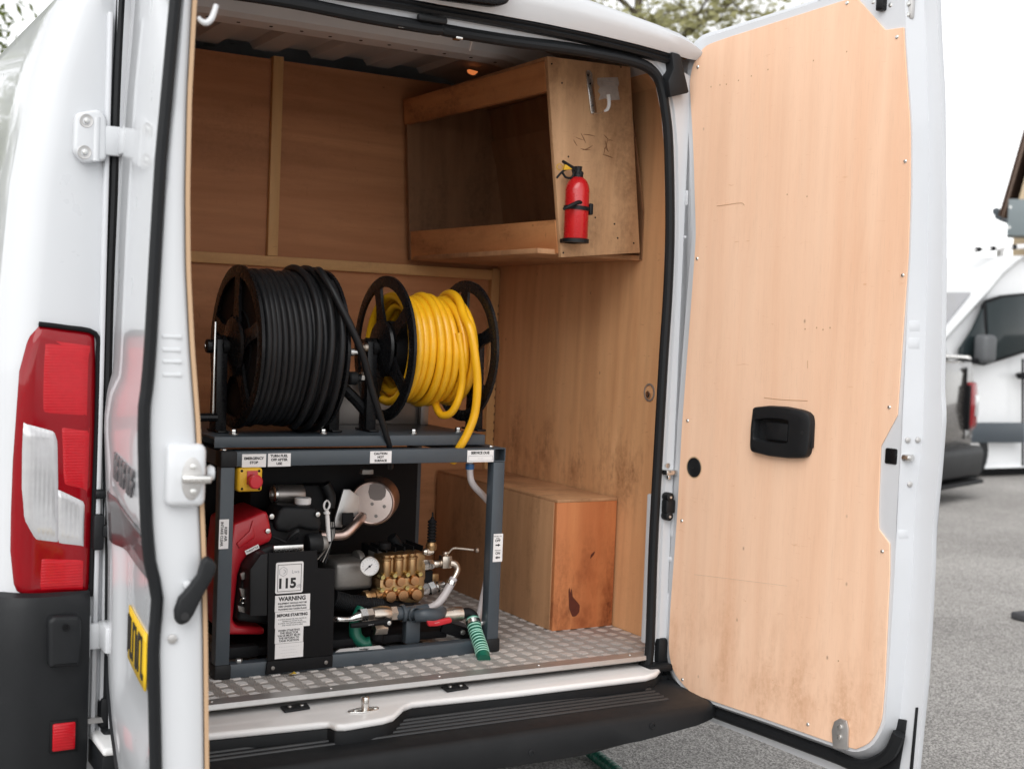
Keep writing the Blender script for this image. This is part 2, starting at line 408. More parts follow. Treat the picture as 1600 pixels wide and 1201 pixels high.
BARK = M('bark', (.10, .08, .06, 1), .9, var=.3, vs=10)
GLASS_D = M('dark window glass', (.018, .026, .028, 1), .08, var=.1, spec=.3)
# ================================================================ ground
g = B(); N = 40
g.grid([[(-150+300*i/N, -120+300*j/N, GZ) for i in range(N+1)] for j in range(N+1)])
o = g.obj('ground', asphalt_mat(), smooth=0); o['kind'] = 'structure'

# ================================================================ the open van
XC = -.77
van = thing('panel_van', 'white panel van in the foreground with both rear doors open, plywood lined inside', 'van', (XC, 1.0, GZ))
def halfw(z):
    return interp([(-.35, 1.09), (-.1, 1.11), (.3, 1.125), (.9, 1.12), (1.3, 1.092), (1.55, 1.052), (1.72, 1.006), (1.80, .965), (1.86, .87)], z)
# --- side skins: pillar face, rounded corner, long side, one mesh per side
def side(sgn):
    ZS = [-.30, -.1, .1, .3, .5, .7, .9, 1.1, 1.3, 1.45, 1.55, 1.65, 1.72, 1.77, 1.81, 1.84, 1.86]
    rows = []
    for z in ZS:
        w = halfw(z); r = .085
        row = [(.868, .05), (.868, .012), (.90, .002), (max(w-r-.02, .905), 0)]
        for k in range(0, 9):
            a = math.pi/2*k/8
            row.append((max(w-r, .91)+ (w-max(w-r, .91))*math.sin(a), r-r*math.cos(a)))
        # pressed side panel with a step along it
        step = .012 if .95 < z < 1.66 else 0
        for y in (.22, .30, .42, 1.2, 2.4, 3.6, 4.4): row.append((w-(step if .36 < y < 3.7 else 0), y))
        rows.append([(XC+sgn*x, y, z if sgn < 0 else max(z, -.12)) for x, y in row])
    b = B(); b.grid(rows); return b
side(-1).obj('side_panel', WHITE, van, smooth=40)
side(1).obj('side_panel', WHITE, van, smooth=40)
# --- roof skin with its turned down rear lip
RP = [(.87, 1.86), (.852, 1.875), (.825, 1.892), (.78, 1.908), (.70, 1.922), (.63, 1.932), (.47, 1.955), (.3, 1.972), (.15, 1.98), (0, 1.983)]
RP = RP+[(-x, z) for x, z in RP[-2::-1]]
def lipz(x): return 1.868-.032*(abs(x)/.83)**3 if abs(x) < .83 else 1.836
rows = []
for y, k in ((-.035, 0), (-.055, .35), (-.06, .7), (-.045, .95), (-.01, 1), (.1, 1), (.5, 1), (1.5, 1), (3.0, 1), (4.4, 1)):
    lift = .07*min(1, max(0, y)/.5)
    rows.append([(XC+x, y, lerp(lipz(x), z, k)+lift*max(0, (z-1.86)/.12)) for x, z in RP])
b = B(); b.grid(rows); b.obj('roof', WHITE, van, smooth=50)
# --- nose and tail closures so that the body is a closed shell
b = B(); b.prism([(XC+1.1, -.3), (XC+1.1, 1.3), (XC+.95, 1.8), (XC+.6, 2.0), (XC-.6, 2.0), (XC-.95, 1.8), (XC-1.1, 1.3), (XC-1.1, -.3)], 1, 4.38, 4.42); b.obj('front_bulkhead', WHITE, van, smooth=0)
b = B()
for s in (-1, 1):
    b.prism([(4.4, -.3), (4.4, 1.3), (4.75, 1.25), (5.3, .55), (5.55, .4), (5.6, -.3)], 0, XC+s*1.08, XC+s*.2, .03)
b.box(XC-.25, XC+.25, 4.4, 5.5, -.3, .5); b.obj('bonnet', WHITE, van)
b = B(); b.box(XC-1.0, XC+1.0, .12, 4.4, -.30, -.05); b.obj('underbody', BLACKM, van)
for s in (-1, 1):
    w = B(); w.cyl((XC+s*.945, .95, GZ+.34), (s, 0, 0), .34, .15, 32, .03); wo_ = w.obj('rear_wheel', RUBBER, van)
    r = B(); r.cyl((XC+s*1.095, .95, GZ+.34), (s, 0, 0), .2, .006, 24); r.obj('rim', ZINC, wo_)
# --- aperture frame, following the opening
SEAL_R = [(1007, 1046), (1012, 1000), (1017, 850), (1025, 700), (1033, 560), (1040, 450), (1043, 350), (1041, 230), (1036, 175), (1027, 130), (1012, 110), (985, 98), (940, 88), (880, 78), (800, 68), (700, 52)]
PR = [xz(u, v, 0) for u, v in SEAL_R]
PR = [p for p in PR if p[0] > XC+.02]
right = [(x-XC, z) for x, z in PR]
mx = sum(p[1] for p in right[-3:])/3
OPEN = [(XC+x, z) for x, z in right]+[(XC+.0, right[-1][1]+.004)]+[(XC-x, z) for x, z in right[::-1]]   # right sill, up, over, down left
def offs(path, d):
    out = []
    for i, p in enumerate(path):
        a = Vector(path[max(i-1, 0)]); c = Vector(path[min(i+1, len(path)-1)])
        t = (c-a).normalized(); out.append((p[0]+t.y*d, p[1]-t.x*d))
    return out
inner = offs(OPEN, .004); mid = offs(OPEN, .035); outer = []
for (x, z), (mx_, mz) in zip(OPEN, mid):
    dx = x-XC
    if abs(dx) < .74 and z > 1.5: outer.append((XC+dx*1.02, min(lipz(dx)-.004, z+.06)))
    else: outer.append((XC+math.copysign(.868, dx), min(z+ (.03 if z > 1.4 else 0), 1.835)))
b = B(); b.grid([[(x, .016, z) for x, z in inner], [(x, .004, z) for x, z in inner], [(x, .0, z) for x, z in mid], [(x, -.006, z) for x, z in offs(OPEN, .040)], [(x, -.008, z) for x, z in outer], [(x, .09, z) for x, z in outer]])
b.obj('door_aperture', WHITE_IN, van, smooth=40)
b = B(); pth = [(x, -.012, z) for x, z in OPEN]
b.tube(pth, .0145, 10, smooth=4); pth2 = [(x, -.004, z) for x, z in offs(OPEN, .014)]; b.tube(pth2, .009, 8, smooth=4)
b.obj('weather_seal', RUBBER, van)
# pressed steps and holes on the right jamb
for zc, h in ((1.42, .05), (1.30, .012), (.42, .10), (.30, .02)):
    b = B(); b.box(.088, .116, -.020, .0, zc-h/2, zc+h/2, .007); b.obj('jamb_pressing', WHITE_IN, van)
for q in ((.10, .120, -.018, .01, 1.46, 1.70, .008), (.092, .108, -.018, .01, .62, .98, .008), (.09, .115, -.018, .01, .05, .20, .008)):
    b = B(); b.box(*q); b.obj('jamb_pressing', WHITE_IN, van)
b = B(); b.box(.113, .128, -.0185, .0, .66, 1.0, .003); b.obj('jamb_slot', BLACKM, van)
b = B(); p0 = at(1040, 738, -.005); b.box(p0.x-.014, p0.x+.03, -.03, .0, p0.z-.006, p0.z+.010, .004); b.box(p0.x+.0, p0.x+.018, -.018, 0, p0.z-.022, p0.z-.004, .005); b.cyl((p0.x+.005, -.002, p0.z+.022), (0, -1, 0), .008, .008, 12); b.obj('door_check', CHROME, van)
b = B(); p0 = at(1040, 790, -.005); b.box(p0.x-.014, p0.x+.022, -.028, .0, p0.z-.022, p0.z+.022, .006); b.cyl((p0.x, -.03, p0.z+.03), (0, 1, 0), .014, .03, 14, .003); b.cyl((p0.x, -.03, p0.z-.03), (0, 1, 0), .014, .03, 14, .003); b.obj('jamb_contact', PLASTIC, van)
for k in (0, 1):
    b = B(); b.cyl((p0.x-.002, -.031, p0.z+(.03 if k else -.03)), (0, -1, 0), .004, .003, 10); b.obj('contact_screw', SCREW, van)
# white inner edge strip and foot moulding at the right of the floor
b = B(); b.box(.035, .062, .02, .05, .03, .50, .006); b.obj('edge_strip', WHITE_IN, van)
b = B(); q = at(1030, 1040, -.02); b.box(q.x-.055, q.x+.035, -.05, .02, q.z-.012, q.z+.010, .008); b.box(q.x-.005, q.x+.04, -.02, .02, q.z, q.z+.085, .015); b.obj('seal_foot', RUBBER, van)
b = B(); b.box(2*XC-q.x-.035, 2*XC-q.x+.055, -.05, .02, q.z-.012, q.z+.010, .008); b.box(2*XC-q.x-.04, 2*XC-q.x+.005, -.02, .02, q.z, q.z+.085, .015); b.obj('seal_foot', RUBBER, van)
# header: black outer channel, corner piece, lamp and catch plates
hd = [(x, lipz(x)-.012) for x in [-.80+1.6*i/24 for i in range(25)]]
b = B(); b.grid([[(XC+x, y, z+dz) for x, z in hd] for y, dz in ((.02, .012), (-.03, .012), (-.034, .006), (-.028, 0), (-.034, -.006), (-.028, -.014), (.02, -.014))]); b.obj('header_seal', RUBBER, van)
for s in (1, -1):
    P = [xz(*q, -.03) for q in ((1045, 82), (1059, 86), (1073, 146), (1043, 153), (1040, 128), (1048, 108))]
    P = [((x if s > 0 else 2*XC-x), z) for x, z in P]
    b = B(); b.prism(P, 1, -.045, .01, .006); b.obj('corner_trim', PLASTIC, van)
b = B(); b.prism(rounded([xz(*q, -.075) for q in ((655, -40), (795, -30), (790, 8), (770, 11), (690, 0), (650, -8))], .015), 1, -.10, -.055, .008); b.obj('brake_light', BLACK, van)
p0 = at(674, 31, -.02)
b = B(); b.box(p0.x-.045, p0.x+.045, -.035, -.015, p0.z-.010, p0.z+.010, .008); b.obj('latch_plate', PLASTIC, van)
for u, v in ((625, 42), (716, 60)):
    q = at(u, v, -.015); b = B(); b.box(q.x-.010, q.x+.012, -.022, .004, q.z-.004, q.z+.006, .003); b.obj('seal_clip', CHROME, van)
b = B(); q = at(736, 70, .1); b.tube([(q.x+.002, .1, q.z+.012), (q.x, .1, q.z), (q.x-.004, .1, q.z-.018)], .0025, 6); b.obj('cable_tie', PAPER, van)

# --- left rear corner: gutter, lamp, hinges, bumper
b = B(); b.tube([at(u, v, .0) for u, v in ((190, -20), (184, 100), (181, 180), (178, 300), (172, 450), (168, 640), (168, 800), (167, 1000), (164, 1120))], .011, 8, smooth=4); b.obj('gutter_seal', RUBBER, van)
b = B(); b.box(-1.66, -1.648, -.012, .02, -.05, 1.72, .004); b.obj('pillar_flange', WHITE_IN, van)
def corner(u, v, off=0):
    """where a line of sight meets the rounded left rear corner of the body"""
    d = ray(u, v); best = None
    R = .085; w = 1.122; cx = XC-w+R; pts = [(-1.60, -off), (cx, -off)]
    for k in range(1, 13):
        a = math.pi/2*k/12; pts.append((cx-(R+off)*math.sin(a), R-(R+off)*math.cos(a)))
    pts.append((XC-w-off, .9)); acc = 0
    for (x0, y0), (x1, y1) in zip(pts, pts[1:]):
        ln = math.hypot(x1-x0, y1-y0)
        ex, ey = x1-x0, y1-y0; den = d.x*ey-d.y*ex
        if abs(den) > 1e-9:
            t = ((x0-CC.x)*ey-(y0-CC.y)*ex)/den; s = ((x0-CC.x)*d.y-(y0-CC.y)*d.x)/den
            if -1e-6 <= s <= 1+1e-6 and t > 0: return acc+s*ln, CC.z+d.z*t
        acc += ln
    return acc, 0.5
def onc(s, z, off=0):
    R = .085; w = 1.122; cx = XC-w+R; L0 = -1.60-cx
    if s <= L0: return (-1.60-s, -off, z)
    a = (s-L0)/R
    if a < math.pi/2: return (cx-(R+off)*math.sin(a), R-(R+off)*math.cos(a), z)
    return (XC-w-off, R+(s-L0-R*math.pi/2), z)
def patch(left, right_, off, nr=18, nc=18, base=.0145):
    """a lens skin between two measured borders (each listed top to bottom)"""
    Ls = [corner(*p) for p in left]; Rs = [corner(*p) for p in right_]
    def samp(P, t):
        x = t*(len(P)-1); i = min(int(x), len(P)-2); f = x-i
        return (lerp(P[i][0], P[i+1][0], f), lerp(P[i][1], P[i+1][1], f))
    rows = []
    for i in range(nr+1):
        a, c = samp(Ls, i/nr), samp(Rs, i/nr)
        row = []
        for k in range(nc+1):
            q = (lerp(a[0], c[0], k/nc), lerp(a[1], c[1], k/nc))
            e = min(1, 9*min(i, nr-i)/nr)*min(1, 9*min(k, nc-k)/nc)
            row.append(onc(q[0], q[1], base+(off-base)*e**.5+.0005))
        rows.append(row)
    b = B(); b.grid(rows); return b
lamp = patch([(62, 508), (44, 528), (30, 580), (25, 650), (20, 720), (17, 800), (16, 860), (22, 920), (50, 937)],
             [(147, 521), (149, 560), (149, 620), (148, 680), (146, 740), (144, 800), (142, 850), (140, 895), (137, 930)], .016, 28, 20, 0).obj('tail_light', RED_LENS, van, smooth=60)
b = B(); q0 = [corner(*p)for p in ((146, 520), (153, 530), (153, 640), (146, 760), (142, 930), (135, 932))]
b.tube([onc(*corner(u, v), .006) for u, v in ((60, 506), (100, 511), (148, 521), (152, 560), (151, 640), (149, 700), (146, 780), (141, 930))], .006, 8, smooth=4); b.obj('lamp_gasket', BLACKM, lamp)
patch([(66, 530), (63, 570), (62, 610), (62, 650)], [(139, 540), (138, 575), (137, 610), (136, 655)], .0175, 10, 12).obj('reflector', RED_REFL, lamp)
patch([(92, 660), (94, 700), (95, 740), (98, 758)], [(138, 668), (137, 700), (136, 735), (134, 768)], .0175, 10, 12).obj('reflector', RED_REFL, lamp)
patch([(37, 657), (35, 700), (34, 760), (37, 810), (53, 843)], [(84, 672), (89, 690), (90, 755), (90, 800), (90, 849)], .0205, 18, 12).obj('clear_lens', CLEAR_LENS, lamp)
patch([(87, 760), (87, 800), (87, 849)], [(131, 781), (130, 815), (129, 853)], .0198, 10, 12).obj('clear_lens', CLEAR_LENS, lamp)
patch([(60, 868), (58, 895), (58, 920)], [(130, 870), (129, 895), (127, 918)], .0175, 10, 12).obj('reflector', RED_REFL, lamp)
# upper hinge on the pillar
P = rounded([xz(*q, -.012) for q in ((116, 178), (152, 171), (165, 184), (165, 252), (128, 256), (113, 238))], .012)
h = B(); h.prism(P, 1, -.030, .002, .008, 3); hinge = h.obj('door_hinge', WHITE, van)
for u, v in ((135, 189), (132, 238)):
    q = at(u, v, -.03); w = B(); w.lathe([(.0165, .0002), (.0155, .0012), (.0125, .0004), (.0085, .0001)], q, (0, -1, 0), 18); w.obj('washer', ZINC, hinge)
    w = B(); w.cyl((q.x, -.031, q.z), (0, -1, 0), .0065, .007, 6, .001); w.obj('bolt', SCREW, hinge)
w = B(); q0 = at(150, 218, -.02); w.box(q0.x-.004, q0.x+.062, -.028, -.008, q0.z-.036, q0.z+.036, .007); w.tube([(q0.x, -.022, q0.z+.052), (q0.x, -.022, q0.z-.052)], .011, 12); w.box(q0.x+.05, q0.x+.085, -.09, -.008, q0.z-.034, q0.z+.034, .008); w.obj('hinge_arm', WHITE, hinge)
# lower hinge with its black cover
P = rounded([xz(*q, -.07) for q in ((74, 968), (82, 961), (122, 960), (126, 970), (124, 1038), (75, 1042))], .008)
h = B(); h.prism(P, 1, -.088, -.045, .010, 3); hinge = h.obj('hinge_cover', PLASTIC, van)
q = at(103, 980, -.0885); w = B(); w.lathe([(.009, 0), (.009, .003), (.006, .003), (.006, 0), (0, .0005)], q, (0, -1, 0), 16); w.obj('screw_hole', BLACKM, hinge)
w = B(); q0 = at(133, 993, -.02); w.box(q0.x-.006, q0.x+.05, -.03, -.008, q0.z-.034, q0.z+.030, .006); w.tube([(q0.x+.002, -.024, q0.z+.05), (q0.x+.002, -.024, q0.z-.052)], .010, 12); w.box(q0.x+.03, q0.x+.085, -.10, -.008, q0.z-.03, q0.z+.034, .006); w.obj('hinge_arm', WHITE, hinge)
# door check and bracket in the gap
b = B(); q = at(152, 770, .0); b.cyl((q.x-.01, -.02, q.z), (1, 0, 0), .012, .022, 12, .003); b.tube([(q.x, -.02, q.z), (q.x+.05, -.03, q.z)], .004, 8); b.obj('door_check', RUBBER, van)
b = B(); q = at(150, 828, .0); b.box(q.x-.012, q.x+.014, -.03, .0, q.z-.045, q.z+.042, .006); b.box(q.x+.01, q.x+.055, -.035, -.012, q.z-.012, q.z+.016, .003); b.obj('door_check', PLASTIC, van)
# dark moulding along the side
b = B(); b.box(XC-1.14, XC-1.115, .16, 3.4, .83, .90, .01); b.obj('side_moulding', PLASTIC, van)
# --- bumper: step and two corners
bp = []
for y, z in ((.06, -.063), (-.02, -.063), (-.03, -.072), (-.20, -.086), (-.246, -.090), (-.260, -.096), (-.266, -.108), (-.270, -.165), (-.262, -.182), (-.2, -.190), (.06, -.190)): bp.append((y, z))
b = B(); rows = []
for x, ey, ez in [(-1.58+1.6*i/16, 0, 0) for i in range(17)]+[(.05, .006, 0), (.09, .02, .002), (.125, .045, .006), (.15, .075, .012), (.165, .11, .02)]:
    rows.append([(x, min(y+ey, .06) if y < 0 else y, z-ez*(z > -.12) if z > -.11 else max(z, lerp(-.19, -.128, max(0, min(1, (x+.45)/.6))))-ez) for y, z in bp])
b.grid(rows); 
b.add(rows[0], [tuple(range(len(bp)))]); b.add(rows[-1], [tuple(range(len(bp)))])
bump_ = b.obj('bumper_step', PLASTIC, van, smooth=50)
RIDGE = M('lighter plastic ridge', (.030, .031, .033, 1), .42, var=.2, vs=20, grime=.2, gcol=(.09, .09, .09, 1))  # ridges a little lighter than the bumper plastic
for k in range(6):
    y = -.066-.022*k; z = -.0725-.016*(-.03-y)/.17
    r = B(); r.prism([(y-.007, z-.004), (y-.004, z+.006), (y+.004, z+.006), (y+.007, z-.004)], 0, -1.56, -.02+.0*k, .0015); r.obj('tread_ridge', RIDGE, bump_)
for u, v in ((831, 1149), (1020, 1115)):
    q = at(u, v, -.268); zc_ = -.15 if q.x < -.3 else -.124; r = B(); r.lathe([(.010, -.004), (.010, .002), (.007, .003), (.006, .001), (0, .001)], (q.x, -.268+(.004 if q.x > -.1 else 0), zc_), (0, -1, 0), 16); r.obj('plug', PLASTIC, bump_)
for sg in (-1, 1):
    rows = []
    for z, inset in ((-.33, .03), (-.27, .006), (-.1, 0), (.05, 0), (.2, .0), (.29, .004), (.318, .012), (.325, .03)):
        row = []
        for x, y in [(-1.668, -.02), (-1.676, -.05), (-1.71, -.058), (-1.77, -.056)]+[(-1.80-.118*math.sin(math.pi/2*k/8), .062-.118*math.cos(math.pi/2*k/8)) for k in range(9)]+[(-1.918, .3), (-1.915, .5)]:
            ix = x+inset*(1 if x < -1.7 else 0); iy = y+inset*(1 if y < .1 else 0)
            row.append((ix if sg < 0 else 2*XC-ix, iy, z if sg < 0 else max(z, -.185)))
        rows.append(row)
    b = B(); b.grid(rows)
    cor = b.obj('bumper_corner', PLASTIC, van, smooth=50)
    q0, q1 = at(82, 1130, -.06), at(117, 1169, -.06); X0, X1 = (q0.x, q1.x) if sg < 0 else (2*XC-q1.x, 2*XC-q0.x)
    r = B(); r.box(X0-.006, X1+.006, -.0625, -.05, q1.z-.006, q0.z+.006, .004); r.obj('reflector_frame', BLACKM, cor)
    r = B(); r.box(X0, X1, -.066, -.05, q1.z, q0.z, .004); r.obj('reflector', RED_REFL, cor)
# --- sill
zs = -.03
front = [on(u, v, 2, zs) for u, v in ((200, 1165), (330, 1145), (500, 1128), (514, 1127), (524, 1131), (540, 1131), (600, 1121), (616, 1116), (632, 1101), (645, 1096), (800, 1080), (1010, 1055), (1026, 1050))]
P = [(-1.66, front[0].y)]+[(p.x, p.y) for p in front]+[(.075, -.02), (.075, .055), (-1.66, .055)]
b = B(); b.prism(P, 2, zs-.020, zs, .008, 3); b.obj('sill', M('sill white', (.80, .80, .80, 1), .35, coat=.4, var=.02, vs=3, grime=.05, gcol=(.4, .38, .35, 1)), van)
Ps = [(x, y+.006) for x, y in P[:-3]]+[(.075, -.02), (.075, .05), (-1.66, .05)]
b = B(); b.prism(Ps, 2, -.11, zs-.0205, .004, 2); b.obj('sill_seal', RUBBER, van)
b = B(); b.box(-1.64, .09, -.03, .02, -.10, -.06, .005); b.obj('sill_rubber', RUBBER, van)
for u, v in ((459, 1105), (708, 1074)):
    q = on(u, v, 2, zs); c = B(); q = q+Vector((0, -.012, 0)); c.prism([(q.x-.040, q.y-.028), (q.x+.034, q.y-.020), (q.x+.040, q.y+.022), (q.x-.036, q.y+.018)], 2, zs+.001, zs+.007, .002); pl = c.obj('catch_plate', PLASTIC, van)
    for dx in (-.016, .018): c = B(); c.cyl((q.x+dx, q.y, zs+.006), (0, 0, 1), .0055, .004, 10, .001); c.obj('rivet', SCREW, pl)
q = on(570, 1110, 2, zs); b = B(); b.prism(rounded([(q.x-.05, q.y-.004), (q.x-.01, q.y-.022), (q.x+.04, q.y-.006), (q.x+.045, q.y+.014), (q.x, q.y+.024), (q.x-.045, q.y+.012)], .012), 2, zs, zs+.004, .001); st = b.obj('striker', CHROME, van)
w = B(); w.cyl((q.x, q.y, zs+.003), (0, 0, 1), .011, .036, 14, .003); w.obj('striker_pin', CHROME, st)
for d in (-.028, .03): w = B(); w.cyl((q.x+d, q.y+.0, zs+.003), (0, 0, 1), .007, .004, 10, .001); w.obj('bolt', SCREW, st)
# --- load floor in tread plate
b = B(); b.box(-1.70, .155, .012, 1.276, -.02, 0); fl = b.obj('load_floor', TREAD, van, smooth=0)
vs, fs = [], []; cell = .0400
c45 = math.cos(math.radians(45))
for i in range(-45, 60):
    for j in range(-45, 60):
        cx, cy = -.77+(i-j)*cell*c45*1.0, .64+(i+j-15)*cell*c45
        if not (-1.69 < cx < .145 and .03 < cy < 1.26): continue
        A_ = (i+j) % 2 == 0; a = math.radians(10 if A_ else 80); hh = .0030 if A_ else .0012  # bars of one direction stand taller, to carry the painted glint
        ux, uy = math.cos(a), math.sin(a); wx, wy = -uy, ux
        for k in range(-2, 3):
            ox, oy = cx+wx*k*.0068, cy+wy*k*.0068; L = .0172*(1-.10*abs(k)); hw = .0033 if A_ else .0020
            n = len(vs)
            for (l, h_, zz) in ((-L, -hw, 0), (L, -hw, 0), (L, hw, 0), (-L, hw, 0), (-L*.86, -hw*.55, hh), (L*.86, -hw*.55, hh), (L*.86, hw*.55, hh), (-L*.86, hw*.55, hh)):
                vs.append((ox+ux*l+wx*h_, oy+uy*l+wy*h_, zz))
            fs += [(n+4, n+5, n+6, n+7), (n, n+1, n+5, n+4), (n+1, n+2, n+6, n+5), (n+2, n+3, n+7, n+6), (n+3, n, n+4, n+7)]
b = B(); b.add(vs, fs); tr = b.obj('tread_pattern', TREAD, fl, smooth=0, fix=False); tr['kind'] = 'stuff'
b = B(); b.prism([(-.012, .0025), (.034, .0025), (.034, .0045), (-.016, .0045), (-.018, -.008), (-.014, -.008)], 0, -1.69, .03); b.obj('edge_angle', ZINC, van)
for u in range(5):
    b = B(); b.lathe([(0, .0025), (.004, .002), (.0052, 0)], (-1.35+.33*u, .012, .0045), (0, 0, 1), 10); b.obj('rivet', ZINC, van)
# --- plywood lining
YB = 1.276
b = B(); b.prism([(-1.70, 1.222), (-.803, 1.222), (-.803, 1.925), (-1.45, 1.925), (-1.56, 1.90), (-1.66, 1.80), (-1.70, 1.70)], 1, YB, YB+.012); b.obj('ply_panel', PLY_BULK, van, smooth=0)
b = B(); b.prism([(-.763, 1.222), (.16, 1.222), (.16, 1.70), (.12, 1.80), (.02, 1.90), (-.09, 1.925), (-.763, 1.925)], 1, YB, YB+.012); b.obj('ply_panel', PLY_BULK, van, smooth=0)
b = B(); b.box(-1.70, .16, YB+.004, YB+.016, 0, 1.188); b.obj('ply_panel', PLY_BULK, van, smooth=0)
b = B(); b.box(-.802, -.764, YB-.020, YB+.02, 1.225, 1.935, .002); b.obj('batten', PINE_V, van)
b = B(); b.box(-1.70, .12, YB-.022, YB+.02, 1.186, 1.224, .002); b.obj('batten', PINE, van)
b = B(); b.box(.118, .1535, YB-.024, YB+.02, .0, 1.23, .002); cb = b.obj('batten', PINE_V, van)
for k in range(18):
    b = B(); b.box(.1495, .1515, YB-.0265, YB-.0235, .52+.033*k, .529+.033*k); b.obj('staple', BLACKM, cb)
LEAN = [(0, .157), (1.45, .157), (1.70, .156), (1.80, .148), (1.84, .112), (1.875, .068), (1.895, .038)]
b = B(); b.grid([[(interp(LEAN, z)+d, y, z) for z in (0, .4, .8, 1.2, 1.4, 1.5, 1.6, 1.68, 1.75, 1.80, 1.84, 1.875, 1.895)] for d, y in ((0, 1.30), (0, .018), (.012, .018), (.012, 1.30))]); wl = b.obj('ply_panel', PLY_WALL, van, smooth=0, label='right side wall of vertical grained plywood')
q = on(1015, 613, 0, .157)
b = B(); b.lathe([(.030, 0), (.030, .002), (.024, .0025), (.024, -.004), (0, -.004)], (.1565, q.y, q.z), (-1, 0, 0), 20); h_ = b.obj('lashing_ring', ZINC, wl)
b = B(); b.cyl((.154, q.y, q.z-.006), (-1, 0, 0), .012, .006, 12, .002); b.obj('bolt', CHROME, wl)
b = B(); b.grid([[(2*XC-interp(LEAN, z)-d, y, z) for z in (0, .4, .8, 1.2, 1.4, 1.5, 1.6, 1.68, 1.75, 1.80, 1.84, 1.875, 1.895)] for d, y in ((0, 1.30), (0, .018), (.012, .018), (.012, 1.30))]); b.obj('ply_panel', PLY_WALL, van, smooth=0)
# --- ceiling: ribbed sheet and one hat section bow
prof = []; x = -1.64
while x < .08:
    prof += [(x, 1.978), (x+.10, 1.978), (x+.115, 1.956), (x+.205, 1.956), (x+.22, 1.978)]; x += .22
def arch(x): return -.06*((x-XC)/.92)**2*0+0
RZ = sorted([(x, z) for x, z in RP if x >= 0])
def roofz(dx, y):
    z = interp(RZ, dx); return z+.07*min(1, max(0, y)/.5)*max(0, (z-1.86)/.12)
b = B(); b.grid([[(x, y, min(z+lz, roofz(abs(x-XC), y)-.018)) for x, z in prof] for y, lz in ((.03, -.075), (.12, -.06), (.3, -.03), (.55, 0), (1.3, 0))]); b.obj('roof_lining', GREYIN, van, smooth=0)
b = B(); rows = []
for y, z in ((.585, 1.965), (.60, 1.912), (.625, 1.900), (.715, 1.900), (.735, 1.912), (.75, 1.965)): rows.append([(-1.62+.1*i, y, min(z, roofz(abs(-1.62+.1*i-XC), y)-.020-(1.965-z))) for i in range(18)])
b.grid(rows); bow = b.obj('roof_bow', WHITE_IN, van, smooth=25)
for k in range(14):
    b = B(); b.cyl((-1.42+.10*k, .665+(.012 if k % 3 == 0 else 0), 1.8985), (0, 0, 1), .006, .001, 10); b.obj('bow_hole', BLACKM, bow)
for k in range(7):
    b = B(); b.box(-1.632+.22*k, -1.548+.22*k, .535, .583, 1.9735, 1.9765); b.obj('roof_slot', BLACKM, van)
amb = bpy.data.materials.new('amber glow'); amb.use_nodes = True  # made-up glow standing in for a patch of daylight on the ply
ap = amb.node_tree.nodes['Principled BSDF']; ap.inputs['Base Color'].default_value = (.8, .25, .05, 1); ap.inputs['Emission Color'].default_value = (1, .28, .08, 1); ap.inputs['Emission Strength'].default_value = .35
q = at(737, 113, 1.0); b = B(); b.prism([(q.x-.016, q.z+.008), (q.x+.024, q.z+.004), (q.x+.010, q.z-.010), (q.x-.012, q.z-.004)], 1, .99, 1.01, .003); b.obj('glow_patch', amb, van)  # added self-lit patch, no lamp is fitted here
# ================================================================ right rear door (opened, plywood face in view)
RA = math.radians(6.0); RH = Vector((.085, 0, 0))
RU = Vector((math.sin(RA), -math.cos(RA), 0)); RN = Vector((-math.cos(RA), -math.sin(RA), 0))   # along the door, and out of its inner face
def rdoor(u, n, z): return RH + RU*u + RN*n + Vector((0, 0, z))
def rpt(px, py, n=0.0):
    d = ray(px, py); o = RH+RN*n; t = (o-CC).dot(RN)/d.dot(RN); p = CC+d*t
    return ((p-RH).dot(RU), p.z)
PLYR = [(1077, 127), (1083, 97), (1100, 72), (1133, 60), (1300, 6.7), (1337, -5), (1383, 47), (1412, 43), (1413, 67), (1422, 200), (1422, 300), (1419, 400), (1412, 500), (1402, 648), (1376, 697), (1372, 800), (1373, 826), (1390, 849), (1390, 894), (1386, 980), (1382.5, 1062), (1377, 1130), (1360, 1160), (1337, 1170), (1300, 1160), (1190, 1121), (1079, 1083), (1052, 1051), (1044, 1017), (1047, 950), (1054, 856), (1058, 800), (1065, 667), (1080, 467), (1085, 400), (1087, 367), (1083, 233)]
PANR = [(1072, 127), (1077, 88), (1094, 61), (1130, 50), (1290, -1), (1330, -60), (1412, -62), (1416, 60), (1426, 200), (1426, 300), (1423, 400), (1417, 500), (1412, 600), (1409, 700), (1402, 780), (1400, 826), (1399, 880), (1393, 980), (1388, 1062), (1383, 1134), (1364, 1166), (1338, 1176), (1300, 1164.5), (1190, 1125), (1077, 1087), (1049, 1054), (1040, 1017), (1040, 950), (1047, 856), (1051, 800), (1058, 667), (1073, 467), (1079, 400), (1081, 367), (1077, 233)]
